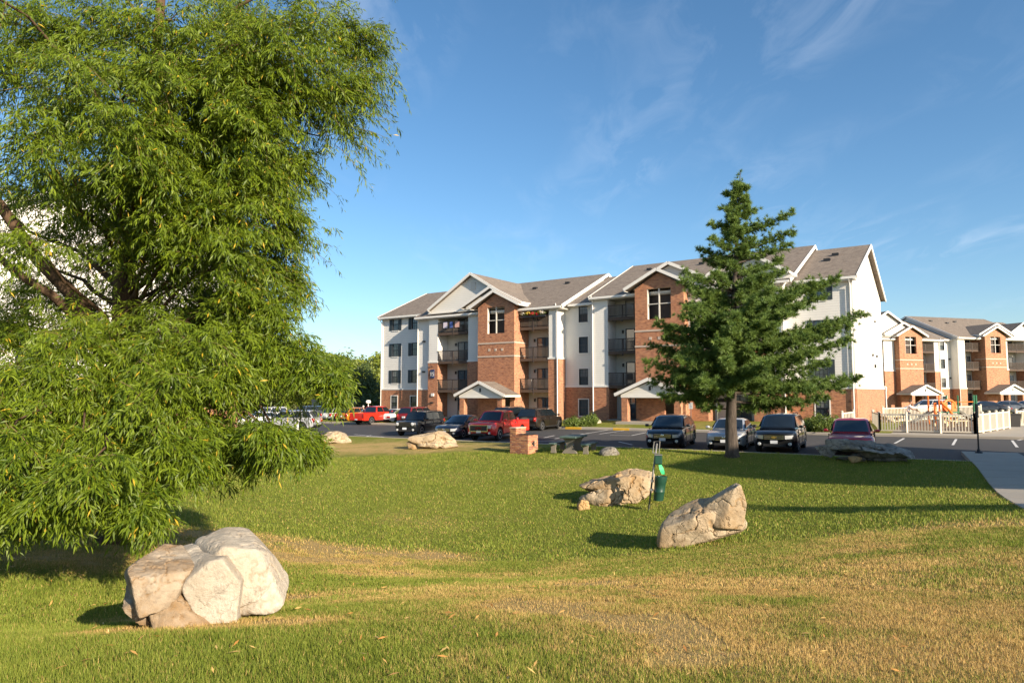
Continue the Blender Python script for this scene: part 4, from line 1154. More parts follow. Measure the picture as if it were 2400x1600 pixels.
def hd(dx, dy): return math.atan2(dy, dx)
def place(px, py, dv, half, nose=True):
    """ground point seen under the nose (or tail) of a car -> its centre"""
    p = on_lot(px, py); c = p[:2] - np.array(dv) * half * (1 if nose else -1)
    return (c[0], c[1], float(lot_z(*c)))
def dirdeg(a): return np.array([-math.sin(R(a)), -math.cos(R(a))])       # 0 = straight towards the photographer
pc = {k: paint('paint_'+k, v[0], v[1]) for k, v in dict(black=((.008,.009,.011),.1), navy=((.010,.016,.034),.3), red=((.66,.022,.018),.05), brightred=((.60,.030,.014),.05),
      silver=((.52,.53,.55),.35), white=((.76,.75,.73),.0), orange=((.62,.22,.015),.25), brown=((.030,.022,.017),.4), maroon=((.40,.012,.016),.0), darkred=((.30,.018,.022),.2), grey=((.12,.13,.14),.5), blue=((.10,.16,.24),.5), tan=((.28,.22,.16), .4)).items()}
def near(name, label, kind, col, px, py, deg, **kw):
    d = dirdeg(deg); return car(name, label, kind, pc[col], place(px, py, d, KINDS[kind]['L']/2), hd(*d), **kw)
def far(name, label, kind, col, px, py, deg, **kw):        # tail towards us
    d = dirdeg(deg); p = on_lot(px, py)[:2] - d * KINDS[kind]['L']/2
    return car(name, label, kind, pc[col], (p[0], p[1], float(lot_z(*p))), hd(*(-d)), **kw)
near('parked_suv', 'black crossover parked left of the silver sedan, nose to the lawn', 'cuv', 'black', 1553, 1052, 24, cat='suv', grille='oval')
near('parked_sedan', 'silver sedan parked behind the pine trunk', 'sedan', 'silver', 1697, 1056, 27, cat='car', grille='oval')
near('parked_suv', 'black SUV with gold grille badge parked right of the silver sedan', 'suv', 'black', 1815, 1062, 29, cat='suv', grille='bowtie')
near('parked_sedan', 'dark maroon sedan partly hidden behind the grey ledge rock', 'sedan', 'maroon', 1995, 1072, 28, cat='car', hs=1.05)
near('parked_suv', 'boxy black SUV with round headlights parked at the left', 'jeep', 'black', 948, 1022, 22, cat='suv')
near('parked_sedan', 'dark blue sedan parked between boxy black SUV and red pickup', 'sedan', 'navy', 1040, 1029, 25, cat='car', grille='oval')
truck = near('pickup_truck', 'shiny red pickup with chrome framed grille parked behind the brick grill', 'pickup', 'red', 1122, 1034, 25, cat='pickup')
fc = bpy.data.curves.new('grille_letters', 'FONT'); fc.body = 'GMC'; fc.size = .22; fc.extrude = .008; fc.align_x = 'CENTER'
fo = bpy.data.objects.new('grille_letters', fc); COL.objects.link(fo); fo.parent = truck; fo.location = (2.73, 0, .70); fo.rotation_euler = (math.pi/2, 0, math.pi/2)
fc.materials.append(M['lamp_red']); to_mesh(fo)
far('parked_suv', 'dark brown SUV seen from behind beside the yellow kerb', 'suv', 'brown', 1232, 1010, 31, cat='suv')
far('parked_suv', 'dark navy SUV roof showing behind the red pickup', 'suv', 'navy', 1172, 1009, 28, cat='suv', hs=1.06)
far('parked_car', 'white hatchback parked at the left of the orange SUV', 'hatch', 'white', 762, 989, 30, cat='car')
far('parked_suv', 'orange SUV parked between white hatchback and red pickup', 'cuv', 'orange', 798, 991, 30, cat='suv')
far('pickup_truck', 'bright red pickup seen from behind near the man in blue', 'pickup', 'brightred', 836, 995.5, 32, cat='pickup')
far('parked_sedan', 'white sedan parked right of the bright red pickup', 'sedan', 'white', 898, 993, 30, cat='car')
far('parked_suv', 'dark red SUV parked right of the white sedan', 'suv', 'darkred', 945, 996, 30, cat='suv')
p = on_lot(672, 1011); car('parked_suv', 'silver SUV seen from the side through the willow twigs', 'suv', pc['silver'], (p[0], p[1]+.9, float(lot_z(p[0], p[1]))), hd(-1, .14), cat='suv')
p = on_lot(600, 1003); car('parked_sedan', 'white sedan behind the willow twigs, left of the silver SUV', 'sedan', pc['white'], (p[0], p[1]+1.2, float(lot_z(p[0], p[1]))), hd(-.8, -.6), cat='car')
p = on_lot(618, 990); car('parked_suv', 'white SUV behind the willow, far beyond the silver SUV', 'suv', pc['white'], (p[0], p[1]+1, float(lot_z(p[0], p[1]))), hd(-.9, -.4), cat='suv')
p = on_lot(725, 985); car('parked_suv', 'dark grey SUV left of the white hatchback', 'suv', pc['grey'], (p[0], p[1]+2, float(lot_z(p[0], p[1]))), hd(.5, .86), cat='suv')
p = on_lot(815, 975); car('parked_sedan', 'blue grey car in the row behind the orange SUV', 'sedan', pc['blue'], (p[0], p[1]+2, float(lot_z(p[0], p[1]))), hd(-.9, -.35), cat='car')
p = on_lot(848, 976); car('parked_sedan', 'grey tan car behind the man in blue', 'sedan', pc['tan'], (p[0], p[1]+2, float(lot_z(p[0], p[1]))), hd(-.9, -.35), cat='car')
def farcar(label, kind, col, px, Y, h):
    X = (px-1200)/1600*Y; car('parked_suv' if kind in ('suv', 'jeep') else 'parked_sedan', label, kind, pc[col], (X, Y, float(lot_z(X, Y))+.02), h, cat='suv' if kind in ('suv',) else 'car')
farcar('white SUV behind the playground fence, left of the orange climber', 'suv', 'white', 2170, 76, hd(-.9, .3))
farcar('black car parked beyond the fence, right of the green play post', 'sedan', 'black', 2300, 74, hd(-.95, .25))
farcar('dark grey car parked beyond the fence, behind the trash bin', 'sedan', 'grey', 2350, 77, hd(-.95, .25))
farcar('blue grey car parked beyond the fence at the right edge', 'sedan', 'blue', 2398, 79, hd(-.95, .25))

# ================================================================== ROCKS
_ico = {}
def ico(n):
    if n not in _ico:
        bm = bmesh.new(); bmesh.ops.create_icosphere(bm, subdivisions=n, radius=1.0)
        bm.verts.ensure_lookup_table()
        _ico[n] = (np.array([v.co[:] for v in bm.verts]), np.array([[q.index for q in f.verts] for f in bm.faces])); bm.free()
    return _ico[n]
def chunk(poly, yc, fr, bk, seed, sub=4, k=16, amp=.035, ledge=0.0, rust=0.0, nf=5, fs=.35):
    """one block of stone: silhouette edges, tilted, closed by a few broken facets front and back"""
    rg = np.random.default_rng(seed)
    P = np.array(poly, float)
    a2 = sum(P[i][0]*P[(i+1) % len(P)][1] - P[(i+1) % len(P)][0]*P[i][1] for i in range(len(P)))
    if a2 < 0: P = P[::-1]
    c = np.array([P[:, 0].mean(), yc, P[:, 1].mean()]); size = max(np.ptp(P[:, 0]), np.ptp(P[:, 1]))
    N, D = [], []
    for i in range(len(P)):
        e = P[(i+1) % len(P)] - P[i]; n2 = np.array([e[1], -e[0]]); L_ = np.linalg.norm(n2)
        if L_ < 1e-4: continue
        n2 /= L_; d = (P[i]-c[[0, 2]]) @ n2
        if d < .02*size: d = .02*size
        ty = rg.uniform(-.35, .25); n = np.array([n2[0], ty, n2[1]]); nn = np.linalg.norm(n)
        N.append(n/nn); D.append(d/nn)
    for s, dep in ((-1, fr), (1, bk)):
        for q in range(nf):
            n = np.array([rg.normal(0, fs), s, rg.normal(.12*fs/.35, fs*.9)]); n /= np.linalg.norm(n); N.append(n); D.append(dep*rg.uniform(.78, 1.05))
    N = np.array(N); D = np.array(D)
    V, F = ico(sub)
    q = np.maximum(V @ N.T, 0) / D
    r = np.power(np.power(q, k).sum(1), -1/k)
    X = V * r[:, None]
    sc = 1/size
    o = seed*7.7
    n1 = fbm(X*sc*3.0+o, 5, seed); n2_ = fbm(X*sc*9+o, 4, seed+5)
    rid = np.abs(fbm(X*sc*4.2+o+3, 4, seed+9)); crack = np.exp(-(rid/.045)**2)
    lay = np.sin((X[:, 2]*1.0 + .25*X[:, 0] + .25*size*n1)*sc*32) if ledge else 0
    ext = np.array([np.ptp(P[:, 0])/2, (fr+bk)/2, np.ptp(P[:, 1])/2])
    Nv = X/ext**2; Nv /= np.linalg.norm(Nv, axis=1)[:, None]
    if ledge > .009:
        st3 = np.array([2.6, 2.6, 9.0]); l3 = fbm(X*sc*st3+o+9, 4, seed+2); lay = lay*.5 + 1.6*np.sign(l3)*np.abs(l3)**.6
    X = X + Nv*(size*amp*(1.3*n1 + .55*n2_ - 1.0*crack) + (size*ledge*lay if ledge else 0))[:, None]
    Z = (X[:, 2]+c[2]); low = np.clip(1 - (Z-P[:, 1].min())/(np.ptp(P[:, 1])+1e-6)*1.8, 0, 1)
    ru = np.clip(rust + low*.35 + .75*n1 + .5*crack, 0, 1)
    return X + c, F, ru
def rock(name, label, base, zoom, chunks, mat, Y=None, sink=.0, cat='rock', group=None, shrink=1.0):
    """base: pixel under the rock; zoom=(ox,oy,scale) of the traced view; chunks: (points, y offset m, front m, back m, opts)"""
    p = on_lawn(*base) if Y is None else at_depth(base[0], base[1], Y)
    sc = p[1]/1600*1.0
    VV, FF, RR = [], [], []; off = 0
    for i, (pts, yc, fr, bk, kw) in enumerate(chunks):
        poly = [((zoom[0]+a/zoom[2]-base[0])*sc*shrink, -(zoom[1]+b/zoom[2]-base[1])*sc*shrink) for a, b in pts]
        V, F, ru = chunk(poly, yc, fr, bk, kw.pop('seed', 31+i*5), **kw)
        VV.append(V); FF.append(F+off); RR.append(ru); off += len(V)
    me = fast_mesh(name, np.concatenate(VV), np.concatenate(FF), {'rust': np.concatenate(RR)})
    o = link(name, me, mat, smooth=R(38)); o.location = (p[0], p[1], p[2]-sink)
    # turn so that the traced face looks at the photographer
    o.rotation_euler = (0, 0, -math.atan2(p[0], p[1]))
    return tag(o, label, cat, group)
Z3 = (270, 1200, 5.227)
rock('boulder', 'large pale boulder with brown cracked left side, lower left', (490, 1452), Z3, [
    ([(815,580),(940,460),(1080,425),(1400,455),(1500,590),(1590,820),(1550,1240),(1290,1330),(1000,1150),(830,840)], -.05, .40, .50, dict(sub=6, rust=-.3, amp=.011, k=46, nf=3, fs=.22, seed=33)),
    ([(1050,400),(1110,330),(1300,275),(1680,345),(1880,510),(2060,760),(2140,920),(2110,1000),(1940,1150),(1650,1290),(1300,1290),(1050,800)], .12, .42, .50, dict(sub=6, rust=-.2, amp=.013, k=40, nf=3, fs=.25, seed=38)),
    ([(185,610),(220,535),(360,435),(680,435),(930,470),(1000,700),(900,950),(640,1000),(450,960),(200,690)], .0, .38, .45, dict(sub=6, rust=.62, amp=.020, k=40, nf=3, fs=.24, seed=47)),
    ([(440,930),(600,830),(850,720),(1080,900),(1340,1335),(570,1340),(490,1180)], -.06, .38, .5, dict(sub=6, rust=.85, amp=.026, k=34, ledge=.006, nf=3, fs=.25, seed=52)),
    ([(185,870),(290,815),(480,900),(560,1160),(350,1065)], .04, .30, .4, dict(sub=5, rust=.6, amp=.03, k=30)),
    ([(330,560),(700,470),(1500,470),(1880,680),(1900,1100),(1500,1290),(560,1300),(330,900)], .08, .33, .5, dict(sub=6, rust=-.15, amp=.012, k=40, nf=3, fs=.12))], M['rock_pale'], sink=.03, shrink=.94)
Z4 = (1340, 1060, 5.113)
rock('boulder', 'tan upright boulder with a raised right end, right of the waste bin', (1645, 1274), Z4, [
    ([(1040,1120),(1060,950),(1150,790),(1280,660),(1540,640),(1720,560),(1950,700),(2080,800),(2060,890),(1700,1030),(1220,1130)], 0, .42, .45, dict(sub=6, rust=.0, k=34, amp=.018, nf=3, fs=.28)),
    ([(1540,660),(1620,580),(1760,480),(1880,400),(2000,355),(2080,400),(2095,470),(2065,640),(2120,830),(2050,900),(1700,900)], .02, .34, .40, dict(sub=6, rust=-.05, k=34, amp=.018, nf=3, fs=.28))], M['rock_tan'], sink=.03)
rock('boulder', 'weathered brown boulder with dark crevices behind the waste bin', (1440, 1178), Z4, [
    ([(430,300),(560,230),(750,205),(960,235),(1005,290),(965,450),(860,530),(660,620),(500,600),(380,470)], 0, .60, .6, dict(sub=6, rust=.40, k=26, amp=.034)),
    ([(85,400),(330,315),(600,235),(720,330),(640,480),(430,480),(150,440)], .05, .52, .5, dict(sub=6, rust=.35, k=24, amp=.036)),
    ([(80,555),(150,490),(400,400),(700,430),(720,620),(500,610),(250,600)], -.02, .55, .4, dict(sub=6, rust=.1, k=24, amp=.036))], M['rock_tan'], sink=.05)
rock('stone', 'small golden stone lying in front of the brown boulder', (1369, 1194), (1120, 980, 4.9), [([(1140,1000),(1170,950),(1240,935),(1285,960),(1280,1050),(1200,1065),(1145,1050)], 0, .15, .15, dict(sub=4, k=12, amp=.07))], M['rock_gold'])
Z6 = (900, 920, 4.704)
rock('boulder', 'long tan boulder with an overhanging left end, left of the brick grill', (1010, 1050), Z6, [
    ([(218,488),(350,468),(540,425),(620,430),(720,470),(780,510),(805,570),(780,600),(560,590),(330,560)], 0, .6, .6, dict(sub=5, rust=.05, k=24, amp=.03)),
    ([(340,560),(600,540),(800,560),(825,612),(640,625),(390,612)], -.1, .65, .5, dict(sub=4, rust=.0, amp=.04)),
    ([(245,550),(300,530),(370,570),(370,610),(280,605)], .1, .3, .3, dict(sub=4, rust=.5))], M['rock_tan'])
Z5 = (540, 880, 5.6)
rock('boulder', 'low grey dome boulder at the lawn edge near the willow', (784, 1038), Z5, [
    ([(1115,875),(1200,790),(1300,738),(1440,742),(1545,800),(1600,880),(1560,900),(1300,900)], 0, .6, .6, dict(sub=4, rust=-.1, k=12, amp=.05))], M['rock_tan'])
Z8 = (1800, 1000, 3.92)
rock('ledge_rock', 'flat layered grey ledge rock in front of the maroon sedan', (2020, 1081), Z8, [
    ([(450,228),(490,150),(600,118),(780,125),(900,150),(1100,175),(1265,215),(1285,275),(1200,300),(1000,272),(800,250),(640,240)], 0, .75, .8, dict(sub=6, rust=-.2, k=22, amp=.055, ledge=.016)),
    ([(640,300),(800,285),(1000,262),(1270,290),(1050,330),(650,330)], .42, .55, .6, dict(sub=5, rust=.2, amp=.05, ledge=.012, k=20)),
    ([(470,200),(620,190),(660,240),(620,280),(520,262)], .25, .35, .5, dict(sub=5, rust=-.2, amp=.06, ledge=.014, k=20))], M['rock_grey'])
rock('stone', 'rusty orange stone tucked under the grey ledge rock', (2003, 1081), Z8, [([(740,270),(800,258),(860,268),(840,310),(770,322)], -.45, .16, .16, dict(sub=3, k=10, rust=0))], M['rock_gold'])
rock('boulder', 'small rounded grey boulder right of the picnic table', (1428, 1066), (1120, 980, 4.9), [([(1385,400),(1420,360),(1490,332),(1560,330),(1610,365),(1635,410),(1600,440),(1420,440)], 0, .35, .35, dict(sub=4, k=8, amp=.03))], M['rock_grey'])

# ================================================================== WILLOW
def leafquads(P, D, Nn, L_, Wd, bend=.25, fold=None):
    """lanceolate leaves, 6 verts each: P base, D direction, Nn a side vector"""
    S = np.cross(D, Nn); S /= np.linalg.norm(S, axis=1)[:, None] + 1e-9
    down = np.cross(S, D)
    L_ = L_[:, None]; Wd = Wd[:, None]
    b = P; m = P + D*L_*.5 + down*L_*bend*.12; t = P + D*L_ - down*L_*bend*.5 * 0 + np.array([0, 0, -1.0])*L_*bend*.4
    V = np.stack([b, m - S*Wd*.5, m + S*Wd*.5, t], 1).reshape(-1, 3)
    n = len(P); i = np.arange(n)[:, None]*4
    F = np.concatenate([i + np.array([[0, 1, 2]]), i + np.array([[1, 3, 2]])], 0)
    return V, F
def unit(v): return v/(np.linalg.norm(v, axis=-1, keepdims=True)+1e-9)
rgw = np.random.default_rng(5)
wb_ = np.array([-7.7, 13.0, 0.0]); wb_[2] = gz(wb_[0], wb_[1])
willow = empty('willow_tree', wb_); tag(willow, 'big leafy willow tree drooping over the left side of the lawn', 'tree')
tr_pts = [at_depth(262, 1300, 13.0), at_depth(272, 1225, 13.0), at_depth(300, 1050, 13.1), at_depth(285, 900, 13.0), at_depth(292, 760, 13.1), at_depth(290, 640, 13.2), at_depth(330, 480, 13.3), at_depth(360, 250, 13.4), at_depth(380, -50, 13.5), at_depth(380, -300, 13.5)]
tr_r = [.36, .27, .26, .26, .22, .19, .16, .12, .08, .03]
mbk = MB(); loc = lambda p: np.array(p) - wb_
mbk.tube([loc(p) for p in tr_pts], tr_r, 12)
mbk.build('trunk', M['bark'], willow, smooth=4)
def trunk_at(z):
    zs = [p[2] for p in tr_pts]
    return np.array([np.interp(z, zs, [p[k] for p in tr_pts]) for k in range(3)])
TG = []   # cluster targets: pixel x, y, depth, size, density
for q in [(945,95,12.6,.75,1),(925,190,12.2,.7,1),(880,60,13,.8,1),(850,140,12.4,.9,1),(800,30,12.6,.9,1),(860,215,12.2,.7,1),(780,220,12.4,.8,1),(770,120,12,.9,1),(700,60,12,1,1),(620,30,12.6,1,1),
          (520,60,12,1,1),(420,40,11.6,1,1),(320,70,11.4,1,1),(220,40,11.2,1,1),(110,60,11,1,1),(20,40,11,1,1),(690,170,11.6,1,1),(590,160,11.2,1,1),(480,170,11,1,1),(370,170,11,1,1),(270,160,10.8,1,1),(150,160,10.6,1,1),(50,170,10.6,1,1),
          (700,270,12,.8,1),(755,375,12.2,.6,.9),(700,350,12.4,.7,.8),(620,280,11.4,.9,1),(520,300,11.4,.9,.9),(400,290,10.8,1,1),(290,280,10.6,1,1),(170,290,10.6,.9,1),(60,300,10.6,.9,1),
          (640,400,11.6,.9,1),(700,450,12,.8,1),(720,500,12.3,.6,1),(560,420,11.4,.9,1),(460,400,11,.9,1),(350,400,10.8,.8,1),(600,500,11.6,.9,1),(500,510,11.2,.9,1),(400,500,11,.9,.9),(680,560,12,.8,1),(600,600,11.6,.9,1),(500,600,12,.7,.6),
          (740,650,12.2,.65,1),(700,630,12.4,.8,1),(640,680,11.8,.8,1),(690,720,12,.7,1),(600,700,12.4,.7,.7),(660,770,12,.6,.9),(60,560,11,.7,.6),(140,420,11.6,.7,.7),(260,420,11.4,.7,.8),
          (40,780,11,.8,1),(150,810,10.6,.8,1),(270,790,10.4,.8,1),(390,800,10.4,.8,1),(490,810,10.8,.8,1),(590,800,11,.8,1),(680,815,11.4,.6,1),(765,865,11.4,.5,1),(700,845,11.2,.55,1),(775,890,11.4,.35,.9),(610,840,10.8,.5,.9),
          (40,880,10.6,.8,1),(140,900,9.8,.8,1),(250,880,10.2,.8,1),(360,890,9.8,.8,1),(460,890,10.4,.7,1),(530,880,10.6,.5,.8),(715,1072,11,.35,.9),(745,1085,10.8,.3,.9),(650,1085,10.6,.4,.9),(540,1040,10.2,.5,.9),(440,990,9.8,.7,1),
          (350,980,10.2,.8,1),(240,990,9.5,.8,1),(130,980,9.9,.8,1),(40,980,9.4,.8,1),(650,1060,10.4,.45,1),(570,1075,10,.5,1),(480,1080,10.2,.55,1),(390,1080,9.6,.6,1),(290,1085,9.8,.6,1),(190,1080,9.2,.7,1),(90,1090,9.6,.7,1),(0,1080,9,.8,1),
          (330,1140,9.5,.40,.9),(220,1150,9.1,.45,.9),(130,1160,9.4,.5,.9),(50,1180,8.9,.5,.9),(-10,1170,8.8,.6,1),(300,1120,9.9,.4,.8),(440,1110,9.7,.4,.8),(285,1180,9.7,.42,1),(235,1190,9.4,.45,1),(60,1215,8.9,.45,1),(130,1195,9.1,.45,1),(0,1215,8.9,.5,1),(345,1225,9.5,.35,.9),(320,1250,9.4,.28,.8),(180,1190,10.2,.5,1),
          (150,560,14.6,1,.8),(260,600,14.8,1,.9),(380,640,14.6,1,.9),(480,700,14.4,.9,.9),(60,680,14.2,1,.9),(180,720,14,1,1),(330,740,14.2,1,1),(450,780,14,.9,1),(560,760,13.6,.8,.9),(40,440,14,1,.8),(300,480,14.6,1,.9),(430,560,14.6,.9,.9),
          (560,340,14,.9,.8),(200,470,15,1,.8),(-40,560,13,1,.8),(-40,760,12,1,1),(530,640,14.6,.8,.7)]:
    q = (q[0]-(25 if q[1] > 940 and q[0] > 500 else 85 if q[0] > 640 and q[1] < 300 else 60 if q[0] > 560 and q[1] < 790 else 0), q[1]-(45 if q[1] > 1050 else 20 if q[1] > 960 else 0), q[2]+rgw.uniform(-.9, .9), q[3]*.86, q[4]*1.15)
    TG.append(np.array([*at_depth(q[0], q[1], q[2]), q[3], q[4], 1.0]))
for q in range(64):                       # the far and upper parts of the crown
    a = rgw.uniform(0, 2*math.pi); z = rgw.uniform(4.0, 14.0); rr = (5.6 - abs(z-6.5)*.28)*math.sqrt(rgw.uniform(.25, 1))
    c = np.array([-7.4+rr*math.cos(a), 13.2+rr*math.sin(a)*.9, z])
    px_ = 1200+1600*c[0]/c[1]; py_ = 918-1600*(c[2]-CAM_Z)/c[1]
    if c[1] < 13 and py_ > -100: continue
    if px_ > 600 and py_ > 0: continue
    TG.append(np.array([*c, .95, .38, .0]))
for g in list(TG):
    if g[5] > .5 and g[2] > 3.0:
        c = g[:3]; hor = np.linalg.norm((c-wb_)[:2]); st = trunk_at(min(max(1.2, c[2]-hor*.42-.2), 12.5)); f = rgw.uniform(.5, .72)
        TG.append(np.array([*(st*(1-f)+c*f+np.array([0, .3, .10*hor])+rgw.normal(0, .25, 3)), .85, .5, 0.0]))
        if c[2] > 6.0: TG.append(np.array([*(c+np.array([rgw.normal(0, .35)-.35, rgw.uniform(.5, 1.3), rgw.normal(0, .3)])), .85, .6, 0.0]))
leafV, leafF, leafT = [], [], []; off = 0; mbb = MB(); mtw = MB()
lim_dirs = []
for i, g in enumerate(TG):
    c = g[:3]; size, den = g[3], g[4]
    hor = np.linalg.norm((c-wb_)[:2])
    za = max(1.2, c[2] - hor*(.42 if c[2] > 4 else .05) - .2) if c[2] > 3.2 else max(1.3, c[2]+.55)
    st = trunk_at(min(za, 12.5)); mid = (st*.45+c*.55); mid[2] += .14*hor if c[2] > 3.2 else .16*hor
    L0 = np.linalg.norm(c-st)
    if g[5] > .5 or (i % 3 == 0 and i < 200):
        ts = np.linspace(0, 1, 8)[:, None]; cur = (1-ts)**2*st + 2*ts*(1-ts)*mid + ts**2*c
        jit = rgw.normal(0, .09, cur.shape); jit[0] = 0; cur = cur+jit
        mbb.tube([loc(p) for p in cur], list(np.linspace(.022+.008*L0, .007, 8)), 6, cap=False)
    # shoots: arching out of the cluster centre, then hanging
    outd = unit(np.array([c[0]-st[0], c[1]-st[1], .25*(c[2]-st[2])]))
    ns = int(18*den+3)
    d = unit(rgw.normal(0, .75, (ns, 3))*np.array([1, 1, .75]) + outd*.9 + np.array([.12, -.12, .16]))
    l_ = rgw.uniform(.75, 1.35, ns)*size
    for k in range(ns):
        p0 = c - outd*.35*size + rgw.normal(0, .20*size, 3)
        droop = rgw.uniform(.22, .5)
        u = np.linspace(0, 1, 7)[:, None]
        path = p0 + d[k]*l_[k]*u + np.array([0, 0, -1.0])*l_[k]*droop*u**2
        if k % 2 == 0: mtw.tube([loc(path[0]), loc(path[2]), loc(path[4]), loc(path[6])], [.007, .006, .0045, .003], 3, cap=False)
        nt = int(11*den+4)
        uu = np.linspace(.06, 1, nt) + rgw.uniform(-.05, .05, nt)
        tan = unit(d[k] + np.array([0, 0, -2*droop])*uu[:, None])
        base = p0 + d[k]*l_[k]*uu[:, None] + np.array([0, 0, -1.0])*l_[k]*droop*uu[:, None]**2
        sv = unit(np.cross(tan, np.array([0, 0, 1.0])+rgw.normal(0, .35, 3))); al = np.where(np.arange(nt) % 2 == 0, 1.0, -1.0)[:, None]
        tdir = unit(tan*.7 + sv*al*.6 + rgw.normal(0, .38, (nt, 3)) + np.array([0, 0, -.18]))
        tl = rgw.uniform(.14, .40, nt)*(1.15-.5*uu)
        nl = 9
        s_ = np.linspace(.05, 1, nl)
        Pb = (base[:, None, :] + tdir[:, None, :]*(tl[:, None]*s_)[:, :, None] + np.array([0, 0, -1.0])*(tl[:, None]*.30*s_**2)[:, :, None]).reshape(-1, 3)
        td = np.repeat(tdir, nl, 0); sidev = unit(np.cross(td, np.array([0, 0, 1.0])+rgw.normal(0, .6, td.shape)))
        alt = np.tile(np.where(np.arange(nl) % 2 == 0, 1.0, -1.0), nt)[:, None]
        D = unit(td*.7 + sidev*alt*.55 + np.array([0, 0, -.55]) + rgw.normal(0, .25, td.shape))
        nrm = unit(rgw.normal(0, .60, D.shape) + np.array([.35, -.35, .75]))
        LL = rgw.uniform(.06, .145, len(D)); WW = LL*rgw.uniform(.15, .19, len(D))
        V, F = leafquads(Pb-wb_, D, nrm, LL, WW)
        leafV.append(V); leafF.append(F+off); off += len(V)
        leafT.append(np.repeat(np.clip(rgw.normal(.48, .2, len(D)) + rgw.normal(0, .08), 0, .94) + (rgw.random(len(D)) < .012)*1.0, 4))
mbb.build('limbs', M['bark'], willow, smooth=4)
tag(mtw.build('twigs', M['twig'], willow, smooth=4), kind='stuff')
me = fast_mesh('crown', np.concatenate(leafV), np.concatenate(leafF), {'tint': np.clip(np.concatenate(leafT), 0, 1)})
link('crown', me, M['willow'], willow)
NLEAF = len(me.polygons)//2
# a heavy bare limb rising to the left, seen against the white wall
mb = MB(); mb.tube([loc(p) for p in (at_depth(255, 830, 13), at_depth(180, 700, 12.7), at_depth(90, 610, 12.4), at_depth(0, 480, 12.2), at_depth(-60, 400, 12))], [.15, .13, .11, .09, .05], 8)
mb.tube([loc(p) for p in (at_depth(230, 790, 12.9), at_depth(120, 690, 12.3), at_depth(40, 640, 12), at_depth(-50, 560, 11.8))], [.10, .08, .07, .05], 8)
mb.build('limb', M['bark'], willow, smooth=4)

# ================================================================== PINE
rgp = np.random.default_rng(21)
pb = np.array([*on_lawn(1716, 1070)[:2], 0.0]); pb[2] = gz(pb[0], pb[1])
pine = empty('pine_tree', pb); tag(pine, 'tall green pine tree standing in front of the silver sedan', 'tree')
PY = pb[1]
def pp(px, py, dy=0.0):
    p = at_depth(px, py, PY+dy); return p - pb
top = pp(1735, 402)
mb = MB(); trk = [np.array([0, 0, -.15]), np.array([0, 0, .12]), pp(1713, 1000), pp(1714, 950), pp(1716, 850), pp(1720, 700), pp(1728, 550), top]
mb.tube(trk, [.40, .285, .235, .21, .17, .12, .07, .012], 12); mb.build('trunk', M['bark_pine'], pine, smooth=4)
def tk(z):
    zs = [p[2] for p in trk]; return np.array([np.interp(z, zs, [p[k] for p in trk]) for k in range(3)])
br = []
for x, y in [(1700,455),(1690,492),(1666,525),(1670,560),(1642,588),(1655,610),(1608,640),(1600,662),(1632,690),(1640,730),(1545,762),(1560,790),(1532,812),(1522,850),(1530,893),(1570,915),(1555,930),(1600,935),(1640,955),
             (1748,440),(1752,470),(1768,495),(1775,530),(1852,503),(1855,545),(1848,575),(1830,612),(1835,640),(1960,655),(1905,665),(1925,700),(1870,720),(2018,740),(1985,765),(1940,785),(1985,800),(1900,830),(1940,850),(2008,890),(1970,905),(1900,915),(1930,935),(1850,945),(1800,955)]:
    dx = abs(x-1722); br.append((pp(x, y, rgp.uniform(-.8, .8)), (.30 if y < 700 else .18 if y < 860 else -.02)))
for z in np.arange(2.9, 11.6, .21):
    w = float(np.interp(z, [2.4, 3.6, 5.5, 6.8, 8.2, 10, 12], [3.0, 3.6, 3.2, 1.9, 1.0, .5, .08]))
    for q in range(5 if z < 6.5 else 3):
        a = rgp.uniform(0, 2*math.pi); l_ = w*rgp.uniform(.45, 1.0)
        hx_ = math.cos(a)*l_
        if hx_ < -w*.8: hx_ *= .85
        br.append((tk(z) + np.array([hx_, math.sin(a)*l_, l_*rgp.uniform(.05, .35) if z > 4 else l_*.05]), .25 if z > 5 else .08))
tP, tD = [], []; mbr = MB()
for tip, rise in br:
    hor = np.linalg.norm(tip[:2]-tk(tip[2])[:2]); st = tk(max(2.0, tip[2]-hor*(rise+.05)))
    mid = (st+tip)/2 + np.array([0, 0, -.06*hor])
    ts = np.linspace(0, 1, 7)[:, None]; cur = (1-ts)**2*st+2*ts*(1-ts)*mid+ts**2*tip
    mbr.tube(list(cur), list(np.linspace(.02+.012*hor, .008, 7)), 5, cap=False)
    n = max(10, int(hor*22.0))
    bd = unit(tip-st)
    for q in range(n):
        u = 1-(1-.18)*(q/n)**1.0*rgp.uniform(.9, 1.05); u = min(1, max(.12, u))
        p = (1-u)**2*st+2*u*(1-u)*mid+u**2*tip
        sl = rgp.uniform(.16, .45)*(1.15-.55*u)*min(1.6, .6+hor*.25)
        sd_ = unit(bd*.70+rgp.normal(0, .55, 3)*np.array([1, 1, .75])+np.array([0, 0, .25]))
        m = max(2, int(sl/.12))
        for k in range(m):
            f = (k+1)/m
            tP.append(p+sd_*sl*f+rgp.normal(0, .03, 3)); tD.append(unit(sd_*.8+np.array([0, 0, .35])+rgp.normal(0, .25, 3)))
    tP.append(tip); tD.append(unit(bd+np.array([0, 0, .5])))
for z in np.arange(9.5, 12.1, .12): tP.append(tk(z)+rgp.normal(0, .07, 3)); tD.append(unit(np.array([rgp.normal(0, .4), rgp.normal(0, .4), 1])))
tP = np.array(tP); tD = np.array(tD)
mbr.build('branches', M['bark_pine'], pine, smooth=4)
NN = 26
P_ = np.repeat(tP, NN, 0); D_ = np.repeat(tD, NN, 0)
D_ = unit(D_*.75+unit(rgp.normal(0, 1, D_.shape))*.85); L_ = rgp.uniform(.13, .22, len(D_))[:, None]
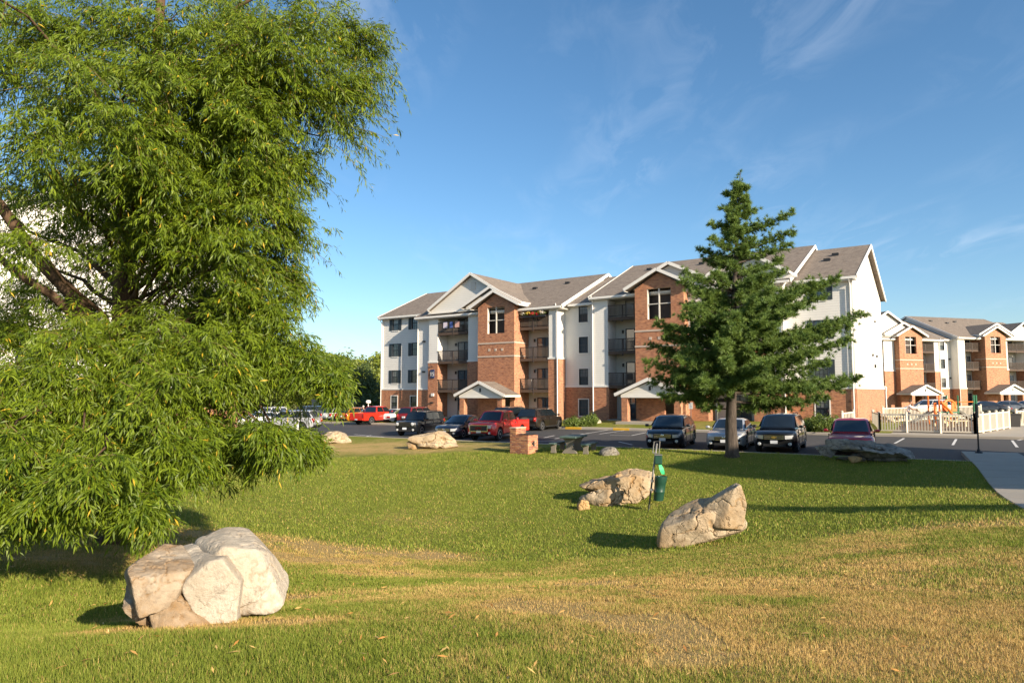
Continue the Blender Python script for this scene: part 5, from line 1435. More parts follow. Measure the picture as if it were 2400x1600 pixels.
S_ = unit(np.cross(D_, rgp.normal(0, 1, D_.shape)))*.0135
V = np.stack([P_-S_, P_+S_, P_+D_*L_], 1).reshape(-1, 3); F = np.arange(len(V)).reshape(-1, 3)
tint = np.repeat(np.clip(np.repeat(rgp.normal(.5, .17, len(tP)), NN)+rgp.normal(0, .1, len(D_)), 0, 1), 3)
me = fast_mesh('crown', V, F, {'tint': tint}); link('crown', me, M['needle'], pine)
NTUFT = len(tP)

# ================================================================== OTHER TREES, SHRUBS
def leafcloud(lobes, n, size, seed, shell=.55):
    rg = np.random.default_rng(seed); out = []
    vol = np.array([l[3]*l[4]*l[5] for l in lobes])**(2/3); cnt = np.maximum(1, (n*vol/vol.sum()).astype(int))
    Ps, Ns = [], []
    for l, m in zip(lobes, cnt):
        d = unit(rg.normal(0, 1, (m, 3))); r = 1-shell*rg.random(m)**2
        bump = 1+.16*np.sin(d[:, 0]*5+l[0]*3)+.14*np.sin(d[:, 1]*7+l[1])+.12*np.sin(d[:, 2]*6+l[2]*2)
        Ps.append(np.array(l[:3])+d*(r*bump)[:, None]*np.array(l[3:6])); Ns.append(unit(d+rg.normal(0, .55, d.shape)))
    P = np.concatenate(Ps); N = np.concatenate(Ns)
    A = unit(np.cross(N, rg.normal(0, 1, N.shape))); B = np.cross(N, A); s = (size*rg.uniform(.6, 1.3, len(P)))[:, None]
    V = np.stack([P-A*s*.5, P+B*s*.32, P+A*s*.5, P-B*s*.32], 1).reshape(-1, 3); F = np.arange(len(V)).reshape(-1, 4)
    t = np.repeat(np.clip(rg.normal(.5, .2, len(P)), 0, .93), 4)
    return V, F, t
def tree(name, label, pos, h, rad, n, size, seed, mat='leaf_far', trunk=.2, group=None, lobes=None, squat=1.0, base=.25):
    rg = random.Random(seed); root = empty(name, pos); tag(root, label, 'tree', group)
    if lobes is None:
        lobes = [(0, 0, h*(base+(1-base)*.5), rad*.75, rad*.75, h*(1-base)*.46)]
        for k in range(9):
            a = rg.uniform(0, 6.28); zz_ = rg.uniform(base+.12, .88); q = rad*math.sin(min(1, (1.05-zz_)*1.6)*1.57)
            lobes.append((math.cos(a)*q*.6, math.sin(a)*q*.6, h*zz_, rad*rg.uniform(.32, .5), rad*rg.uniform(.32, .5), rad*rg.uniform(.26, .42)*squat))
    m = MB().tube([(0, 0, -.3), (0.02, 0, h*.2), (.05, .03, h*.55), (.0, 0, h*.85)], [trunk*1.2, trunk, trunk*.6, trunk*.12], 8)
    for k in range(5):
        a = k*1.3; m.tube([(0, 0, h*(.25+.08*k)), (math.cos(a)*rad*.35, math.sin(a)*rad*.35, h*(.42+.08*k)), (math.cos(a)*rad*.6, math.sin(a)*rad*.6, h*(.5+.08*k))], [trunk*.45, trunk*.28, trunk*.08], 5, cap=False)
    m.build('trunk', M['bark'], root, smooth=4)
    V, F, t = leafcloud(lobes, n, size, seed); link('crown', fast_mesh('crown', V, F, {'tint': t}), M[mat], root)
    return root
for i, (px, top_y, Y, rad, lb) in enumerate([(700,838,118,5.2,'leafy tree showing right of the willow, leftmost of the far row'),(745,822,125,6,'tallest leafy tree in the far row beyond the cars'),(795,818,122,5.5,'broad leafy tree in the far row, second tallest'),
        (832,830,118,4.6,'smaller leafy tree in the far row right of the broad one'),(868,826,124,5.2,'leafy tree in the far row closest to the building'),(905,828,128,5.5,'leafy tree hidden behind the left end of the building'),(640,832,122,6,'leafy tree in the far row mostly behind the willow'),(580,828,125,6,'leafy far tree behind the willow crown'),(520,830,130,6.5,'leafy far tree behind the willow, left of the others')]):
    X = (px-1200)/1600*Y; z0 = float(lot_z(X, Y))-.2; h = CAM_Z+(918-top_y)/1600*Y-z0
    tree('leafy_tree', lb, (X, Y, z0), h, rad, 5200, .55, 40+i, group='trees beyond the parking lot', base=.12)
Y = 104; X = (850-1200)/1600*Y
tree('round_tree', 'round dark green tree in front of the far tree row', (X, Y, -.6), 7.6, 3.0, 6500, .34, 77, 'leaf_dark', lobes=[(0, 0, 4.6, 2.7, 2.7, 2.9), (1.4, -.4, 3.6, 1.7, 1.7, 1.9), (-1.3, -.4, 3.9, 1.6, 1.6, 1.8)])
def shrub(label, pos, lobes, n, size, seed, mat='leaf_shrub', name='shrub', cat='shrub'):
    root = empty(name, pos); tag(root, label, cat, None)
    m = MB()
    for k in range(4): a = k*1.7; l = lobes[k % len(lobes)]; m.tube([(l[0]*.5, l[1]*.5, -.1), (l[0]+math.cos(a)*.1, l[1]+math.sin(a)*.1, l[2])], [.03, .012], 5)
    m.build('stem', M['bark'], root)
    V, F, t = leafcloud(lobes, n, size, seed, .7); link('foliage', fast_mesh('foliage', V, F, {'tint': t}), M[mat], root)
hx0 = at_depth(845, 935, 92)
shrub('long dark green hedge behind the man in blue', (hx0[0], hx0[1], -.5), [(-5+k*1.6, (k % 2)*.6, 1.3+.3*math.sin(k*1.9), 1.4, 1.1, 1.5) for k in range(8)], 6500, .3, 91, 'leaf_dark', 'hedge', 'hedge')
def byard(px, py, dz=0.0):
    """point of the yard seen at a pixel"""
    d = ray(px, py)
    for t in np.arange(40, 75, .1):
        p = d*t; rel = p[:2]-MB_ORG; x = rel@U; y = rel@W
        if y > -8.6:
            z = float(yard_z(np.array(x), np.array(y), np.array(p[0]), np.array(p[1])))
            if CAM_Z+p[2] <= z+.02 or y > -.3: return np.array([p[0], p[1], z+dz])
    return d*60
for i, (px, py, w_, h_, lb) in enumerate([(1342,1000,.75,.8,'rounded green shrub near the yellow kerb, left of three'),(1362,999,.7,.7,'low green shrub in the middle by the pale stones'),(1385,998,.8,1.0,'tall grassy shrub on the right of the pale stones'),
        (1912,1010,.9,1.1,'leafy shrub at the brick foot right of the black SUV'),(1935,1012,1.0,1.0,'leafy shrub beside the white fence return'),(1890,1010,.8,.8,'low shrub glimpsed behind the black SUV'),(1955,1008,.7,.9,'small shrub against the corner of the brick wall'),
        (940,985,.9,1.2,'tufted shrub at the brick foot of the left wing')]):
    p = byard(px, py); shrub(lb, p, [(0, 0, h_*.5, w_*.7, w_*.6, h_*.55), (.35*w_, .1, h_*.45, w_*.5, w_*.5, h_*.5), (-.4*w_, 0, h_*.42, w_*.5, w_*.5, h_*.45)], 2200, .12, 120+i)
for i, (px, py, s, lb) in enumerate([(1333,982,.5,'pale landscaping stone left behind the round shrub'),(1352,979,.45,'pale landscaping stone between the shrubs'),(1374,977,.5,'pale landscaping stone behind the grassy shrub'),(1396,983,.55,'pale landscaping stone beside the utility box')]):
    p = byard(px, py+8); V, F, ru = chunk([(-s, -.1), (-s*.8, s*.5), (0, s*.75), (s*.8, s*.5), (s, -.1)], 0, s*.7, s*.7, 300+i, sub=3, k=9, amp=.05, rust=-.3)
    o = link('stone', fast_mesh('stone', V, F, {'rust': ru}), M['rock_pale'], smooth=R(40)); o.location = p; tag(o, lb, 'rock')
# columnar evergreen and leafy tree out of view on the right: they throw the shadows on the lawn
tipw = np.array([7.6, 19.0]); hgt = 9.0; bw = tipw + SUN_H*(hgt-.3+.0)/math.tan(SUN_EL) if False else tipw + np.array([SUN_H.x, SUN_H.y])*(hgt+.3)/math.tan(SUN_EL)
tree('columnar_evergreen', 'slim columnar evergreen standing out of view to the right', (bw[0], bw[1], .5), hgt, 1.6, 9000, .22, 501, 'leaf_dark', lobes=[(0, 0, .9+k*.95, 1.55*(1-k/9.5)**.7+.1, 1.55*(1-k/9.5)**.7+.1, .95) for k in range(9)])

# ================================================================== BRICK GRILL
M['mortar'] = simple('mortar', (0.42, 0.36, 0.27), .9, var=.15, ns=9)
bricks_m = [simple('grill_brick_%d' % i, c, .85, var=.25, ns=14, bump=.4) for i, c in enumerate([(0.40, 0.165, 0.075), (0.33, 0.12, 0.06), (0.46, 0.22, 0.10), (0.25, 0.095, 0.055)])]
gp = np.array([*on_lawn(1228, 1061)[:2], 0.0]); gp[2] = gz(gp[0], gp[1])-.03
grill = empty('brick_grill', gp, R(-38)); tag(grill, 'stepped brick barbecue grill standing on the lawn edge', 'grill')
brick_me = MB().cbox((0, 0, 0), (.205, .095, .062), .006).build('brick', None)
bme = [brick_me.data.copy() for _ in bricks_m]; bpy.data.objects.remove(brick_me)
for a, m_ in zip(bme, bricks_m): a.materials.append(m_)
rgb = random.Random(3)
def brick_ring(x0, x1, y0, y1, z, odd, hole=None):
    cells = []
    def run(a, b, fixed, ax_, rot):
        n = max(1, round((b-a)/.217)); st_ = (b-a)/n
        for i in range(n):
            c = a+(i+.5)*st_ + (st_*.5 if odd else 0)
            if odd and i == n-1: continue
            cells.append(((c, fixed) if ax_ == 'x' else (fixed, c), rot))
        if odd:
            for c in (a+st_*.25, b-st_*.25): cells.append(((c, fixed) if ax_ == 'x' else (fixed, c), rot+10))
    run(x0, x1, y0+.05, 'x', 0); run(x0, x1, y1-.05, 'x', 0); run(y0+.10, y1-.10, x0+.05, 'y', 1); run(y0+.10, y1-.10, x1-.05, 'y', 1)
    for (cx, cy), rot in cells:
        if hole and hole(cx, cy, z): continue
        half = rot >= 10; rot %= 10
        o = bpy.data.objects.new('brick', rgb.choice(bme)); COL.objects.link(o); o.parent = grill
        o.location = (cx+rgb.uniform(-.002, .002), cy+rgb.uniform(-.003, .003), z+.036); o.rotation_euler = (0, 0, math.pi/2*rot+rgb.uniform(-.008, .008))
        if half: o.scale = (.47, 1, 1)
GX, GY = .54, .40
hole = lambda x, y, z: x > GX-.12 and abs(y-.02) < .12 and .34 < z < .58
for k in range(12):
    brick_ring(-GX, GX, -GY, GY, k*.0745, k % 2 == 1, hole)
for k in range(12, 16): brick_ring(-GX, -GX+.36, -GY, GY, k*.0745, k % 2 == 1)
MB().box(-GX+.012, GX-.012, -GY+.012, GY-.012, 0, .885).build('core', M['mortar'], grill)
MB().box(-GX+.012, -GX+.348, -GY+.012, GY-.012, .885, 1.185).build('core', M['mortar'], grill)
MB().box(GX-.02, GX-.008, -.10, .14, .37, .60).build('fire_door', M['metal_dark'], grill)
m = MB().box(-GX+.40, GX-.05, -GY+.06, GY-.06, .90, .915)
for k in range(9): x = -GX+.42+k*.07; m.box(x, x+.012, -GY+.04, GY-.04, .916, .93)
m.build('cooking_grate', M['metal_dark'], grill)
MB().box(-GX-.01, -GX+.37, -GY-.01, GY+.01, 1.192, 1.235).build('cap', M['stone_band'], grill)

# ================================================================== PICNIC TABLE
M['table_green'] = simple('green_coating', (0.060, 0.095, 0.080), .55, var=.3, ns=5)
M['table_conc'] = mk_concrete('aggregate', (0.20, 0.175, 0.14))
def picnic(name, label, pos, rz, s=1.0, top='table_green', leg='table_conc'):
    root = empty(name, pos, rz); tag(root, label, 'picnic table')
    root.scale = (s, s, s)
    MB().cbox((0, 0, .74), (1.75, .80, .085), .02).build('table_top', M[top], root)
    for sx in (-.55, .55):
        poly = [(-.36, 0), (.36, 0), (.30, .10), (.17, .22), (.14, .40), (.22, .58), (.34, .70), (-.34, .70), (-.22, .58), (-.14, .40), (-.17, .22), (-.30, .10)]
        m = MB().prism(poly, -.06, .06); m.v = [(sx+b, a, c) for a, b, c in m.v]; m.build('pedestal', M[leg], root, fixn=True)
    for sy in (-1, 1):
        b = MB().cbox((0, sy*.78, .43), (1.75, .30, .075), .02).build('bench', M[top], root)
        for sx in (-.60, .60):
            m = MB().prism([(-.13, 0), (.13, 0), (.10, .20), (.13, .395), (-.13, .395), (-.10, .20)], -.05, .05); m.v = [(sx+q, sy*.78+a, c) for a, q, c in m.v]; m.build('bench_leg', M[leg], b, fixn=True)
    return root
tp = on_lawn(1348, 1064); tpos = (tp[0], tp[1]+.7, gz(tp[0], tp[1]+.7)-.02)
picnic('picnic_table', 'dark green topped concrete picnic table right of the brick grill', tpos, R(66))

# ================================================================== PET WASTE STATION
ps = on_lawn(1519, 1196); st_ = empty('pet_waste_station', ps, R(-10)); tag(st_, 'leaning metal post with green bag dispenser, sign and green bin', 'waste station')
ST = simple('galvanised', (0.22, 0.215, 0.20), .55, metal=.6, var=.2, ns=20); GRN = simple('green_plastic', (0.013, 0.056, 0.036), .4, var=.15, ns=8); BAG = simple('bag_green', (0.02, 0.50, 0.16), .4, var=.1)
lean = lambda z: .145*z
MB().tube([(0, 0, -.1), (lean(1.0), 0, 1.0), (lean(2.0), 0, 2.0)], .028, 8).build('post', ST, st_, smooth=4)
m = MB(); m.tube([(lean(1.78)-.10, -.03, 1.72), (lean(2.0)-.085, -.03, 2.05), (lean(2.0)+.085, -.03, 2.07), (lean(1.78)+.085, -.03, 1.70), (lean(1.78)-.10, -.03, 1.72)], .018, 6); m.build('sign_frame', ST, st_)
MB().cbox((lean(1.52)+.10, -.10, 1.52), (.22, .17, .26), .02).build('dispenser', GRN, st_)
MB().cbox((lean(1.52)+.10, -.10, 1.665), (.24, .19, .03), .01).build('dispenser_lid', ST, st_)
V = []; 
for i in range(7):
    t = i/6; w_ = .055*math.sin(.35+t*2.2)+.01; V.append((lean(1.4)+.15+.10*t**.8-w_, -.14-.02*math.sin(t*6), 1.40-.30*t)); V.append((lean(1.4)+.15+.10*t**.8+w_, -.10+.02*math.sin(t*5), 1.40-.30*t))
bag = MB().add(V, [(2*i, 2*i+1, 2*i+3, 2*i+2) for i in range(6)]); bag.add([(a, b+.012, c) for a, b, c in V], [(2*i+2, 2*i+3, 2*i+1, 2*i) for i in range(6)])
bag.build('bag', BAG, st_, smooth=4)
m = MB(); prof = [(.02, 0), (.15, 0), (.158, .03), (.165, .22), (.172, .23), (.172, .26), (.166, .27), (.178, .48), (.186, .49), (.186, .54), (.195, .56), (.195, .66), (.17, .665), (.165, .64), (.03, .60)]
m.lathe([(r*.95, h*1.08) for r, h in prof], (0, 0, 0), 'z', 20)
m.v = [(x+.30+.13*z, y-.10, z+.32) for x, y, z in m.v]; m.build('bin', GRN, st_, smooth=R(45), fixn=True)
MB().box(.05, .16, -.13, -.06, .60, .66).box(.08, .18, -.13, -.06, .86, .92).build('bin_bracket', ST, st_)

# ================================================================== FENCE, PLAYGROUND
def fence(label, pts, h=1.2, pick=.15, top_knob=True, base=None, name='picket_fence', group='white vinyl fences'):
    p0 = np.array(pts[0]); root = empty(name, (p0[0], p0[1], p0[2])); tag(root, label, 'fence', group)
    rails = []; pk = None
    for i in range(len(pts)-1):
        a = np.array(pts[i])-p0; b = np.array(pts[i+1])-p0; d = b-a; L_ = np.linalg.norm(d[:2]); ang = math.atan2(d[1], d[0])
        for z in (.10, h-.10):
            MB().beam(a+[0, 0, z]+d/L_*.065, b+[0, 0, z]-d/L_*.065, .045, .085).build('rail', M['white'], root, fixn=True)
        n = int(L_/pick)
        for k in range(1, n):
            t = k/n; q = a+d*t
            if pk is None: pk = MB().box(-.030, .030, -.016, .016, .145, h-.145).build('picket', M['white'], root); me_ = pk.data; o = pk
            else: o = bpy.data.objects.new('picket', me_); COL.objects.link(o); o.parent = root
            o.location = q; o.rotation_euler = (0, 0, ang)
    for p in pts:
        q = np.array(p)-p0
        MB().box(q[0]-.055, q[0]+.055, q[1]-.055, q[1]+.055, q[2]-.05, q[2]+h+.02).lathe([(.10, 0), (.10, .02), (.06, .05), (.02, .075)], (q[0], q[1], q[2]+h+.02), 'z', 8).build('post', M['white'], root)
    return root
F0, F1, F2, F3 = (on_lot(px, py, .155) for px, py in ((2062, 1011.5), (2126, 1013), (2205, 1015), (2286, 1016.5)))
F4 = on_lot(2366, 1003.5, .155)
LB = on_lot(2047, 1003, .155)
fence('white picket fence in front of the playground, facing the lot', [F0, F1, F2, F3])
fence('white picket fence side running back from the dark post', [F3+(F4-F3)*q/5 for q in range(6)], pick=.13)
fence('short white picket fence return beside the brick corner', [LB, F0], pick=.14)
B0, B1 = at_depth(2070, 985, 58), at_depth(2300, 985, 62); 
for q in (B0, B1): q[2] = float(lot_z(q[0], q[1]))+.15
fence('white picket fence behind the playground', [B0+(B1-B0)*q/4 for q in range(5)], pick=.16)
G0 = at_depth(2383, 1000, 50); G1 = at_depth(2425, 1000, 50.5)
for q in (G0, G1): q[2] = float(lot_z(q[0], q[1]))+.05
fence('white picket fence piece at the right edge behind the trash bin', [G0, G1], pick=.14)
S0, S1 = byard(1975, 1004), byard(2002, 1000)
fence('short white picket fence piece beside the shrubs at the brick corner', [S0, S1], h=1.1, pick=.14)
MB_ = MB().box(-.12, .12, -.05, .05, 0, .2)
# mulch inside
mul = MB(); c4 = [F0, F3, F4, B0+(B1-B0)*.0]
mul.add([(p[0], p[1], float(lot_z(p[0], p[1]))+.175) for p in (F0, F3, F4, B1, B0)], [(0, 1, 2, 3, 4)])
tag(mul.build('mulch', simple('wood_mulch', (0.16, 0.095, 0.05), .95, var=.4, ns=14, bump=.6, bd=.03), fixn=True), 'brown wood mulch inside the playground fence', 'mulch', kind='structure')
# play structure
PO = simple('orange_plastic', (0.74, 0.17, 0.02), .4, var=.06); PG = simple('play_green', (0.02, 0.13, 0.06), .45, var=.08); PS = simple('slide_grey', (0.20, 0.19, 0.16), .4, var=.1)
pq = at_depth(2212, 985, 52); pq[2] = float(lot_z(pq[0], pq[1]))+.17
play = empty('play_structure', pq, R(8)); play.scale = (.92, .92, .86); tag(play, 'orange and green playground climber with slide behind the fence', 'playground')
for x in (-.85, .85):
    for y in (-.6, .6): MB().tube([(x, y, 0), (x, y, 2.55)], .06, 8).build('play_post', PO if x < 0 else PG, play, smooth=R(40))
MB().box(-.9, .9, -.66, .66, 1.02, 1.12).build('platform', PG, play)
arc = [(math.cos(a)*.52, -.62, 1.6+math.sin(a)*.52) for a in np.linspace(-.35, math.pi+.35, 14)]
MB().tube(arc, .11, 8).build('arch_panel', PO, play, smooth=4)
MB().tube([(-.55+.5*math.sin(t*2.2), -.95, .1+t*1.0) for t in np.linspace(0, 1.9, 12)], .10, 8).build('climber', PO, play, smooth=4)
MB().tube([(-1.15, -.5, 0), (-1.15, -.5, 1.9)], .11, 8).build('climber_pole', PO, play, smooth=4)
for sx in (-1, 1): MB().box(sx*.62, sx*.2, -.70, -.62, 1.15, 1.9).build('side_panel', PO, play)
sl = [(.95, 0, 1.15), (1.3, 0, 1.1), (2.0, 0, .65), (2.9, 0, .22), (3.3, 0, .18)]
m = MB()
for a, b in zip(sl[:-1], sl[1:]): m.beam(a, b, .5, .05)
for s in (-.26, .26): m.tube([(p[0], s, p[2]+.10) for p in sl], .045, 6)
m.build('slide', PS, play, fixn=True)
m = MB(); sl2 = [(-.95, .2, 1.1), (-1.9, .2, .5), (-2.7, .2, .15)]
for a, b in zip(sl2[:-1], sl2[1:]): m.beam(a, b, .5, .05)
for s in (-.06, .46): m.tube([(p[0], s, p[2]+.10) for p in sl2], .045, 6)
m.build('slide', PS, play, fixn=True)
MB().tube([(.9, .2, 1.95), (3.1, .3, 1.95)], .04, 6).build('overhead_bar', PO, play)
for dx in (0, .22): MB().tube([(3.1+dx, .3, 0), (3.1+dx, .3, 2.55)], .085, 8).build('end_post', PG, play, smooth=R(40))
M['cream_plastic'] = simple('cream_plastic', (0.55, 0.42, 0.25), .6, var=.12)
for px, Y, lb in ((2090, 50, 'cream picnic table inside the fence, left end'), (2225, 49, 'cream picnic table inside the fence by the climber')):
    p = at_depth(px, 1000, Y); picnic('picnic_table', lb, (p[0], p[1], float(lot_z(p[0], p[1]))+.17), R(15), .95, 'cream_plastic', 'cream_plastic')
# dark post on the sidewalk corner
dp_ = on_lot(2294, 1061, .15); post = empty('sign_post', dp_, R(20)); tag(post, 'dark metal post at the end of the grey sidewalk', 'post')
MB().tube([(0, 0, .0), (0, 0, 1.98)], .032, 8).build('pole', M['metal_dark'], post, smooth=R(40))
MB().box(-.046, .046, -.042, .042, 1.45, 2.02).build('sleeve', M['metal_dark'], post)
MB().lathe([(.14, 0), (.14, .04), (.07, .08), (.06, .16)], (0, 0, .0), 'z', 10).build('foot', M['metal_dark'], post)
# trash bin
tb = on_lot(2377, 1004, .02); bn = empty('trash_bin', tb, R(-15)); tag(bn, 'black wheeled trash bin at the right end of the fence', 'trash bin')
BK = simple('bin_plastic', (0.022, 0.020, 0.019), .6, var=.15)
m = MB(); m.add([(-.26,-.28,.05),(.26,-.28,.05),(.26,.28,.05),(-.26,.28,.05),(-.33,-.36,.95),(.33,-.36,.95),(.33,.36,.95),(-.33,.36,.95)], [(0,3,2,1),(4,5,6,7),(0,1,5,4),(1,2,6,5),(2,3,7,6),(3,0,4,7)]); m.build('body', BK, bn, fixn=True)
MB().cbox((0, 0, 1.0), (.72, .78, .09), .03).build('lid', BK, bn); MB().tube([(-.3, .40, .92), (.3, .40, .92)], .02, 6).build('handle', BK, bn)
for s in (-.27, .27): MB().lathe([(.11, -.03), (.11, .03)], (s, .27, .11), 'x', 12).build('wheel', M['tyre'], bn)
# small posts, lamp, signs
q = on_lot(697, 1018, .1); o = MB().cbox((0, 0, .55), (.13, .13, 1.2), .02).cbox((0, 0, 1.17), (.16, .16, .05), .015).build('bollard', M['trim']); o.location = q; tag(o, 'pale wooden bollard standing at the kerb near the silver SUV', 'bollard')
q = at_depth(863, 960, 74); q[2] = float(lot_z(q[0], q[1])); lamp = empty('path_lamp', q); tag(lamp, 'short white globe lamp behind the bright red pickup', 'lamp')
MB().tube([(0, 0, 0), (0, 0, 1.95)], .05, 8).build('pole', M['trim'], lamp); MB().lathe([(.10, 0), (.26, .08), (.27, .28), (.22, .36), (.05, .40)], (0, 0, 1.95), 'z', 14).build('globe', simple('opal_glass', (.78, .76, .70), .3, var=.03), lamp, smooth=R(60))
BLU = simple('sign_blue', (0.03, 0.10, 0.33), .5, var=.05)
def acc_sign(label, p, rz, zc, w_, h_, post=True, blue=False):
    root = empty('parking_sign', p, rz); tag(root, label, 'sign')
    if post: MB().tube([(0, .03, 0), (0, .03, zc+h_/2)], .025, 6).build('post', ST, root)
    MB().cbox((0, 0, zc), (w_, .02, h_), .004).build('panel', M['paint_white'], root)
    m = MB()
    if blue: m.box(-w_/2+.01, w_/2-.01, -.018, -.0105, zc-h_/2+.01, zc-h_/2+.01+h_*.42)
    # wheelchair mark: wheel ring, body, head
    cz = zc-h_*.12; r_ = w_*.22
    for k in range(10):
        a0, a1 = -2.6+k*.42, -2.6+(k+1)*.42
        m.add([(math.cos(t)*rr*r_, -.013, cz-r_*.3+math.sin(t)*rr*r_) for rr in (.72, 1) for t in (a0, a1)] + [(math.cos(t)*rr*r_, -.0102, cz-r_*.3+math.sin(t)*rr*r_) for rr in (.72, 1) for t in (a0, a1)], [(0,1,3,2),(6,7,5,4)])
    m.box(-r_*.25, -r_*.02, -.013, -.0102, cz, cz+r_*1.2).box(-r_*.02, r_*.7, -.013, -.0102, cz, cz+r_*.22).box(-r_*.35, r_*.05, -.013, -.0102, cz+r_*1.3, cz+r_*1.65)
    m.build('symbol', BLU, root, fixn=True)
def on_fac(px, p_, z):
    d = ray(px, 960)[:2]; A = np.array([[U[0], -d[0]], [U[1], -d[1]]]); s = np.linalg.solve(A, -(MB_ORG + W*-p_))[0]; v = loc2w(s, -p_); return np.array([v[0], v[1], z])
acc_sign('white accessible parking sign on the brick entry wall', on_fac(1619, 4.7, .3), -TH, 1.55, .32, .50, True)
acc_sign('blue and white accessible parking sign right of the entry', on_fac(1681, 5.5, .3), -TH, 1.45, .32, .46, True, True)
lw = at_depth(790, 948, 100); o = MB().box(-3.2, 3.2, -.25, .25, 0, 2.2).box(-3.3, 3.3, -.32, .32, 2.201, 2.4).build('garden_wall', M['concrete']); o.location = (lw[0]-.4, 100, -.6); tag(o, 'low beige wall far off behind the white hatchback', 'wall')

# balcony things on the building
fb = empty('flower_box', loc2w(21.6, -1.42).tolist()+[9.55], -TH); tag(fb, 'flower box with red and white blooms on the top balcony rail', 'flower box')
MB().box(-1.45, 1.45, -.12, .12, .42, .62).build('planter', M['metal_dark'], fb)
V, F, t = leafcloud([(-1.0, 0, .78, .5, .22, .24), (0, 0, .80, .6, .24, .28), (1.0, 0, .78, .5, .22, .24)], 900, .10, 610); link('foliage', fast_mesh('foliage', V, F, {'tint': t}), M['leaf_shrub'], fb)
for nm, c, lob in (('red_bloom', (.45, .015, .02), [(0, -.12, .75, .35, .16, .2), (.5, -.1, .7, .25, .14, .15)]), ('white_bloom', (.75, .68, .62), [(-1.1, -.1, .82, .3, .16, .16), (1.1, -.1, .84, .3, .16, .18)]), ('yellow_bloom', (.6, .42, .06), [(-.5, -.1, .86, .3, .15, .15), (.75, -.08, .9, .25, .14, .14)])):
    V, F, t = leafcloud(lob, 160, .12, 620); link(nm, fast_mesh(nm, V, F), simple('bloom_'+nm, c, .6, var=.2), fb)
for x, w_, c, lb in ((10.6, .55, (.62, .55, .62), 'pale towel hung over the top left balcony rail'), (12.2, .6, (.62, .36, .30), 'peach towel hung over the top left balcony rail'), (11.4, .4, (.10, .16, .42), 'blue towel hung over the top left balcony rail')):
    p = loc2w(x, -1.26); m = MB(); pts = [(-.08, 9.55), (-.085, 10.17), (0, 10.19), (.085, 10.17), (.08, 9.75)]
    vs = [(s*w_/2+(.02*math.sin(i*2+s)), a, b) for i, (a, b) in enumerate(pts) for s in (-1, 1)]; m.add(vs, [(2*i, 2*i+1, 2*i+3, 2*i+2) for i in range(4)])
    o = m.build('towel', simple('towel_%d' % int(x*10), c, .9, var=.2, ns=9)); o.location = (p[0], p[1], 0); o.rotation_euler = (0, 0, -TH); tag(o, lb, 'towel')
def patio_chair(label, x, y, z, rz, c):
    p = loc2w(x, y); root = empty('patio_chair', (p[0], p[1], z), -TH+rz); tag(root, label, 'chair')
    mt = simple('chair_%d' % int(x*10), c, .5, var=.1)
    MB().cbox((0, 0, .42), (.5, .5, .04), .01).build('seat', mt, root); MB().cbox((0, .25, .72), (.5, .04, .5), .01).build('backrest', mt, root)
    for a in (-.22, .22):
        for b in (-.22, .22): MB().tube([(a, b, 0), (a*.95, b, .41)], .018, 6).build('leg', mt, root)
patio_chair('white patio chair behind the second storey rail right of the bay', 21.0, -.7, 3.13, 2.8, (.62, .62, .60))
patio_chair('dark patio chair on the second storey balcony right of the recess', LEN-17.6, -.7, 3.51, 3.3, (.03, .03, .03))
patio_chair('blue patio chair on the third storey balcony at the left', 11.2, -.7, 6.11, 2.9, (.08, .15, .25))

